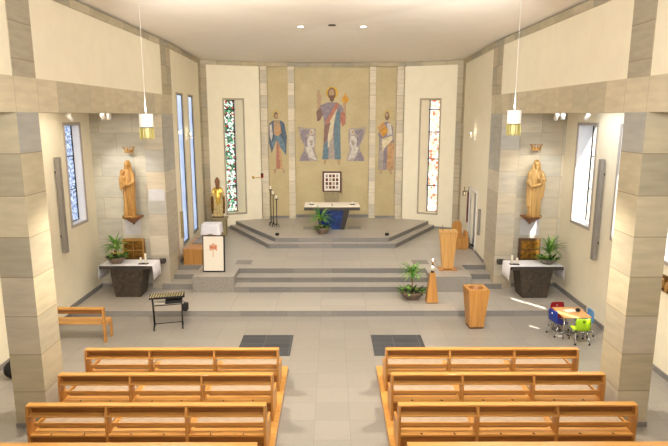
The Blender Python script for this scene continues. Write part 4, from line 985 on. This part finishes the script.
# tall black candlesticks
for x, y, h, lb in ((-2.42, 21.95, 1.42, 'tallest of the three black iron candlesticks left of the altar'), (-2.30, 21.72, 1.25, 'middle-height black iron candlestick left of the altar'), (-2.16, 21.6, 1.10, 'shortest of the three black iron candlesticks left of the altar')):
    t = thing('candlestick', lb, 'candlestick', (x, y, .91), random.uniform(0, 1))
    MB().tube([(0, 0, .08), (0, 0, h)], .016, 8).build('stem', 'black_metal', t)
    for k in range(3):
        a = 2*PI*k/3; MB().tube([(0, 0, .10), (.06*math.cos(a), .06*math.sin(a), .12), (.11*math.cos(a), .11*math.sin(a), .01), (.14*math.cos(a), .14*math.sin(a), .012)], .012, 8).build('foot', 'black_metal', t)
    MB().lathe([(.01, h-.02), (.07, h), (.075, h+.02), (.0, h+.02)], 18).build('drip_pan', 'black_metal', t)
    MB().lathe([(.038, h+.02), (.038, h+.15), (.03, h+.155), (.003, h+.155)], 16).build('candle', 'wax', t)
for s, nm in ((-1, 'left'), (1, 'right')):
    t = thing('floor_spotlight', 'small black floor lamp near the %s front corner of the altar platform' % nm, 'floor lamp', (s*2.02-.02*s, 20.05, .91))
    MB().lathe([(.07, 0), (.07, .015)], 14).build('base', 'black_metal', t); mb = MB(); mb.T = Matrix.Translation((0, 0, .05)) @ Matrix.Rotation(PI/2, 4, 'Y'); mb.lathe([(.03, -.07), (.04, -.05), (.04, .06), (.03, .07)], 12); mb.build('lamp_head', 'black_metal', t)

# paschal candle pillar
t = thing('candle_pillar', 'slim tapered wooden pillar for the tall candle beside the floor plant', 'candle stand', (2.74, 14.80, .15))
mb = MB(); mb.hexa([(-.16, -.14, .02), (.16, -.14, .02), (.16, .14, .02), (-.16, .14, .02), (-.07, -.07, .84), (.07, -.07, .84), (.07, .07, .84), (-.07, .07, .84)]); mb.build('column', 'oak_upright', t, .004)
MB().box(-.13, .13, -.12, .12, 0, .02).build('foot', 'dark_wood', t)
MB().lathe([(.04, .82), (.05, .84), (.035, .86), (.06, .90), (.0, .90)], 16).build('candle_cup', 'black_metal', t)
t = thing('paschal_candle', 'short white lit candle on top of the tapered wooden pillar', 'candle', (2.74, 14.80, 1.05))
MB().lathe([(.045, 0), (.045, .13), (.03, .135), (.003, .135)], 16).build('wax_body', 'wax', t); MB().lathe([(.01, .135), (.03, .15), (.018, .19), (.03, .23), (.022, .26), (.004, .27)], 10).build('metal_finial', 'dark_wood', t)
MB().ball((0, 0, .30), .013, .013, .03, 8).build('flame', 'flame', t)
light('candle_light', 'POINT', (2.74, 14.74, 1.38), None, 6, WARM, shadow_soft_size=.03)
# font
t = thing('baptismal_font', 'tapered square wooden font with a round hollow in its top', 'font', (3.57, 13.36, 0), math.radians(4))
mb = MB()
b0, b1 = .175, .262; zt = 1.02
def quad(h, z): return [(-h, -h, z), (h, -h, z), (h, h, z), (-h, h, z)]
mb.hexa(quad(b0, .05)+quad(b1, zt)); mb.bm.faces.ensure_lookup_table()
top = [f for f in mb.bm.faces if all(abs(v.co.z-zt) < 1e-5 for v in f.verts)][0]; cor = [v for v in top.verts]; bmesh.ops.delete(mb.bm, geom=[top], context='FACES_ONLY')
n = 32; circ = [mb.v((.185*math.cos(2*PI*k/n-3*PI/4), .185*math.sin(2*PI*k/n-3*PI/4), zt)) for k in range(n)]
cor = sorted(cor, key=lambda v: (math.atan2(v.co.y, v.co.x)+3*PI/4+1e-4) % (2*PI))
for k in range(4):
    a = k*8
    for j in range(8):
        v = cor[k] if j < 4 else cor[(k+1) % 4]
        mb.face([circ[a+j], circ[(a+j+1) % n], v])
    mb.face([circ[a+4], cor[(k+1) % 4], cor[k]])
r2 = [mb.v((.15*math.cos(2*PI*k/n-3*PI/4), .15*math.sin(2*PI*k/n-3*PI/4), zt-.13)) for k in range(n)]
for k in range(n): mb.face([circ[k], circ[(k+1) % n], r2[(k+1) % n], r2[k]], 0, True)
mb.face(r2); mb.build('font_body', 'oak_upright', t, .003)
MB().box(-.17, .17, -.17, .17, 0, .05).build('plinth_foot', 'dark_wood', t)
MB().lathe([(.005, zt-.127), (.146, zt-.126), (.176, zt-.02)], 28, cap=False).build('bowl_lining', 'pew_wood_shaded', t)  # darker wood colour paints the shade inside the hollow

# chime instrument on a black stand
t = thing('chime_bar_stand', 'glockenspiel with black and yellow bars on a black wheeled stand', 'glockenspiel', (-4.08, 13.32, 0), math.radians(14))
for s in (-1, 1):
    for dy in (-.11, .11):
        MB().tube([(s*.33, dy*.8, .08), (s*.35, dy, .80)], .014, 8).build('leg', 'black_metal', t)
    fb = MB().tube([(s*.34, -.18, .07), (s*.34, .18, .07)], .018, 8).build('foot_bar', 'black_metal', t)
    for z in (.3, .55): MB().tube([(s*.34, -.1, z), (s*.34, .1, z)], .01, 6).build('stretcher', 'black_metal', t)
    for dy in (-.17, .17):
        mb = MB(); mb.T = Matrix.Translation((s*.34, dy, .035)) @ Matrix.Rotation(PI/2, 4, 'Y'); mb.lathe([(.035, -.018), (.035, .018)], 14); mb.build('caster', 'black_metal', fb)
MB().tube([(-.34, 0, .12), (.34, 0, .12)], .012, 8).build('lower_bar', 'black_metal', t); MB().tube([(-.34, -.1, .62), (.34, -.1, .62)], .012, 8).build('upper_bar', 'black_metal', t)
MB().box(-.42, .42, -.17, .19, .80, .845).build('instrument_case', 'black_cloth', t, .005)
for k in range(13):
    for j in range(3):
        x = -.40+k*.062+.012*j; MB().box(x, x+.024, -.15+j*.11, -.11+j*.11, .845, .862, 0).build('tone_bar', 'key_yellow', t)
mb = MB(); mb.box(-.05, .36, -.1, .14, .64, .72); mb.build('sheet_shelf', 'black_cloth', t, .01)
MB().box(-.30, .02, -.08, .10, .655, .665).build('paper_sheet', 'paper', t)
o = MB().box(-.06, .06, -.09, .09, -.2, 0).build('hanging_bag', 'black_cloth', None, .03); o.location = (-3.655, 13.38, .62); tag(o, 'small black bag hanging on the right of the glockenspiel stand', 'bag')
MB().tube([(0, 0, 0), (-.05, 0, .05)], .01, 6).build('strap', 'black_cloth', o)

# children's table with four shell chairs
t = thing('childrens_table', 'small wood-topped table in the right aisle corner', 'table', (5.74, 12.82, 0))
MB().box(-.33, .33, -.36, .36, .545, .57).build('table_top', 'table_wood', t, .006)
for x in (-.27, .27):
    for y in (-.28, .28): MB().tube([(x, y, .545), (x*1.06, y*1.06, .0)], .015, 8).build('leg', 'chrome', t)
def kid_chair(mat, label, loc, rz):
    t = thing('childrens_chair', label, 'chair', loc, rz, None)
    mb = MB(); nx, ny = 8, 12; prof = [(-.16, .315), (-.12, .30), (-.04, .29), (.04, .29), (.10, .30), (.15, .33), (.17, .40), (.18, .47), (.185, .54), (.18, .60), (.172, .63)]
    V = []
    for i, (y, z) in enumerate(prof):
        wd = .17 if i < 6 else .175-.012*max(0, i-8)
        V.append([mb.v((wd*(2*k/nx-1), y+(.02 if i > 5 else 0)*-(2*k/nx-1)**2, z+.02*(2*k/nx-1)**2*(1 if i < 6 else 0))) for k in range(nx+1)])
    for A, Bq in zip(V, V[1:]):
        for k in range(nx): mb.face([A[k], A[k+1], Bq[k+1], Bq[k]], 0, True)
    o = mb.build('seat_shell', mat, t); sm = o.modifiers.new('t', 'SOLIDIFY'); sm.thickness = .012
    for s in (-1, 1):
        lg = [None, None]; lg[1] = MB().tube([(s*.12, .1, .285), (s*.15, .12, .20), (s*.16, .20, .05), (s*.16, .19, .03)], .011, 8).build('leg', 'chrome', t)
        lg[0] = MB().tube([(s*.12, -.08, .285), (s*.15, -.10, .20), (s*.16, -.19, .05), (s*.16, -.19, .03)], .011, 8).build('leg', 'chrome', t)
        for dy in (-.19, .19): MB().lathe([(.022, 0), (.024, .03), (.012, .035)], 10, (s*.16, dy, 0)).build('foot_cap', 'black_metal', lg[dy > 0])
        MB().tube([(s*.155, -.15, .1), (s*.155, .15, .1)], .009, 6).build('side_rail', 'chrome', t)
    mb = MB(); mb.T = Matrix.Translation((0, .172+.012, .555)) @ Matrix.Rotation(PI/2, 4, 'X'); mb.lathe([(.022, -.006), (.022, .012)], 14); mb.build('grip_hole', 'black_metal' if mat == 'plastic_green' else 'white_paint', t)
    return t
kid_chair('plastic_green', 'lime green shell chair at the near side of the small table', (5.77, 12.36, 0), PI-.05)
kid_chair('plastic_blue', 'dark blue shell chair at the left side of the small table', (5.45, 12.84, 0), PI/2+.25)
kid_chair('plastic_red', 'dark red shell chair at the far side of the small table', (5.64, 13.24, 0), .05)
kid_chair('plastic_sky', 'light blue shell chair at the wall side of the small table', (6.06, 12.84, 0), -PI/2)
o = MB().box(-.14, .14, -.09, .09, 0, .012).build('open_booklet', 'paper', None, .002); o.location = (5.74, 12.90, .571); o.rotation_euler = (0, 0, .3); tag(o, 'white booklet lying on the small table', 'booklet')
o = MB().ball((0, 0, .045), .06, .05, .045, 14).build('dark_toy', 'black_cloth'); o.location = (5.90, 12.84, .571); tag(o, 'small round black object on the small table beside the booklet', 'toy')
# dark bag on the floor by the left aisle wall
mb = MB(); mb.ball((0, 0, .17), .16, .2, .17, 16); mb.tube([(0, -.1, .3), (0, -.05, .42), (0, .05, .42), (0, .1, .3)], .012, 8)
o = mb.build('dark_bag', 'black_cloth'); o.location = (-6.45, 10.62, 0); tag(o, 'black bag on the floor at the left edge behind the pillar', 'bag')
# paler and bluer single blocks
for x0, x1, y, z0, z1, nm in ((-5.29, -4.84, 16.097, 2.78, 3.12, 'trim_tile_left'), (-6.1, -5.62, YN-.003, 1.75, 2.18, 'trim_tile_niche_left'), (5.55, 6.12, YN-.003, 1.72, 2.2, 'trim_tile_niche_right')):
    struct(MB().box(x0, x1, y, y+.01, z0, z1).build(nm, 'pale_block'), 'single paler bluish stone block in the wall')

# groups of look-alike things
GR = {'candlestick': 'black iron candlesticks left of the altar', 'childrens_chair': 'shell chairs around the small table', 'pendant_lamp': 'pendant lamps over the nave',
      'ceiling_downlight': 'recessed ceiling lights', 'altar_candle': 'low candles on the high altar', 'floor_spotlight': 'floor lamps on the altar platform', 'track_spotlight': 'spotlights in the aisles',
      'side_altar': 'side altars', 'potted_plant': 'potted plants', 'seat_pad': 'seat pads on the chancel bench', 'candle_tray': 'candle trays on the side altars', 'statue_bracket': 'statue brackets',
      'carved_crown': 'crowns above the statues', 'column_loudspeaker': 'aisle loudspeakers', 'candle_sconce': 'chancel wall sconces', 'floor_grate': 'floor gratings before the pews',
      'mosaic_saint': 'mosaic saints on the side panels', 'mosaic_angels': 'kneeling mosaic angels', 'pew_podium': 'pew podiums', 'floor_vent': 'chancel floor vents', 'floor_inlay': 'dark slabs beside the high altar'}
for o in list(bpy.data.objects):
    k = o.name.split('.')[0]
    if o.parent is None and k in GR: o['group'] = GR[k]
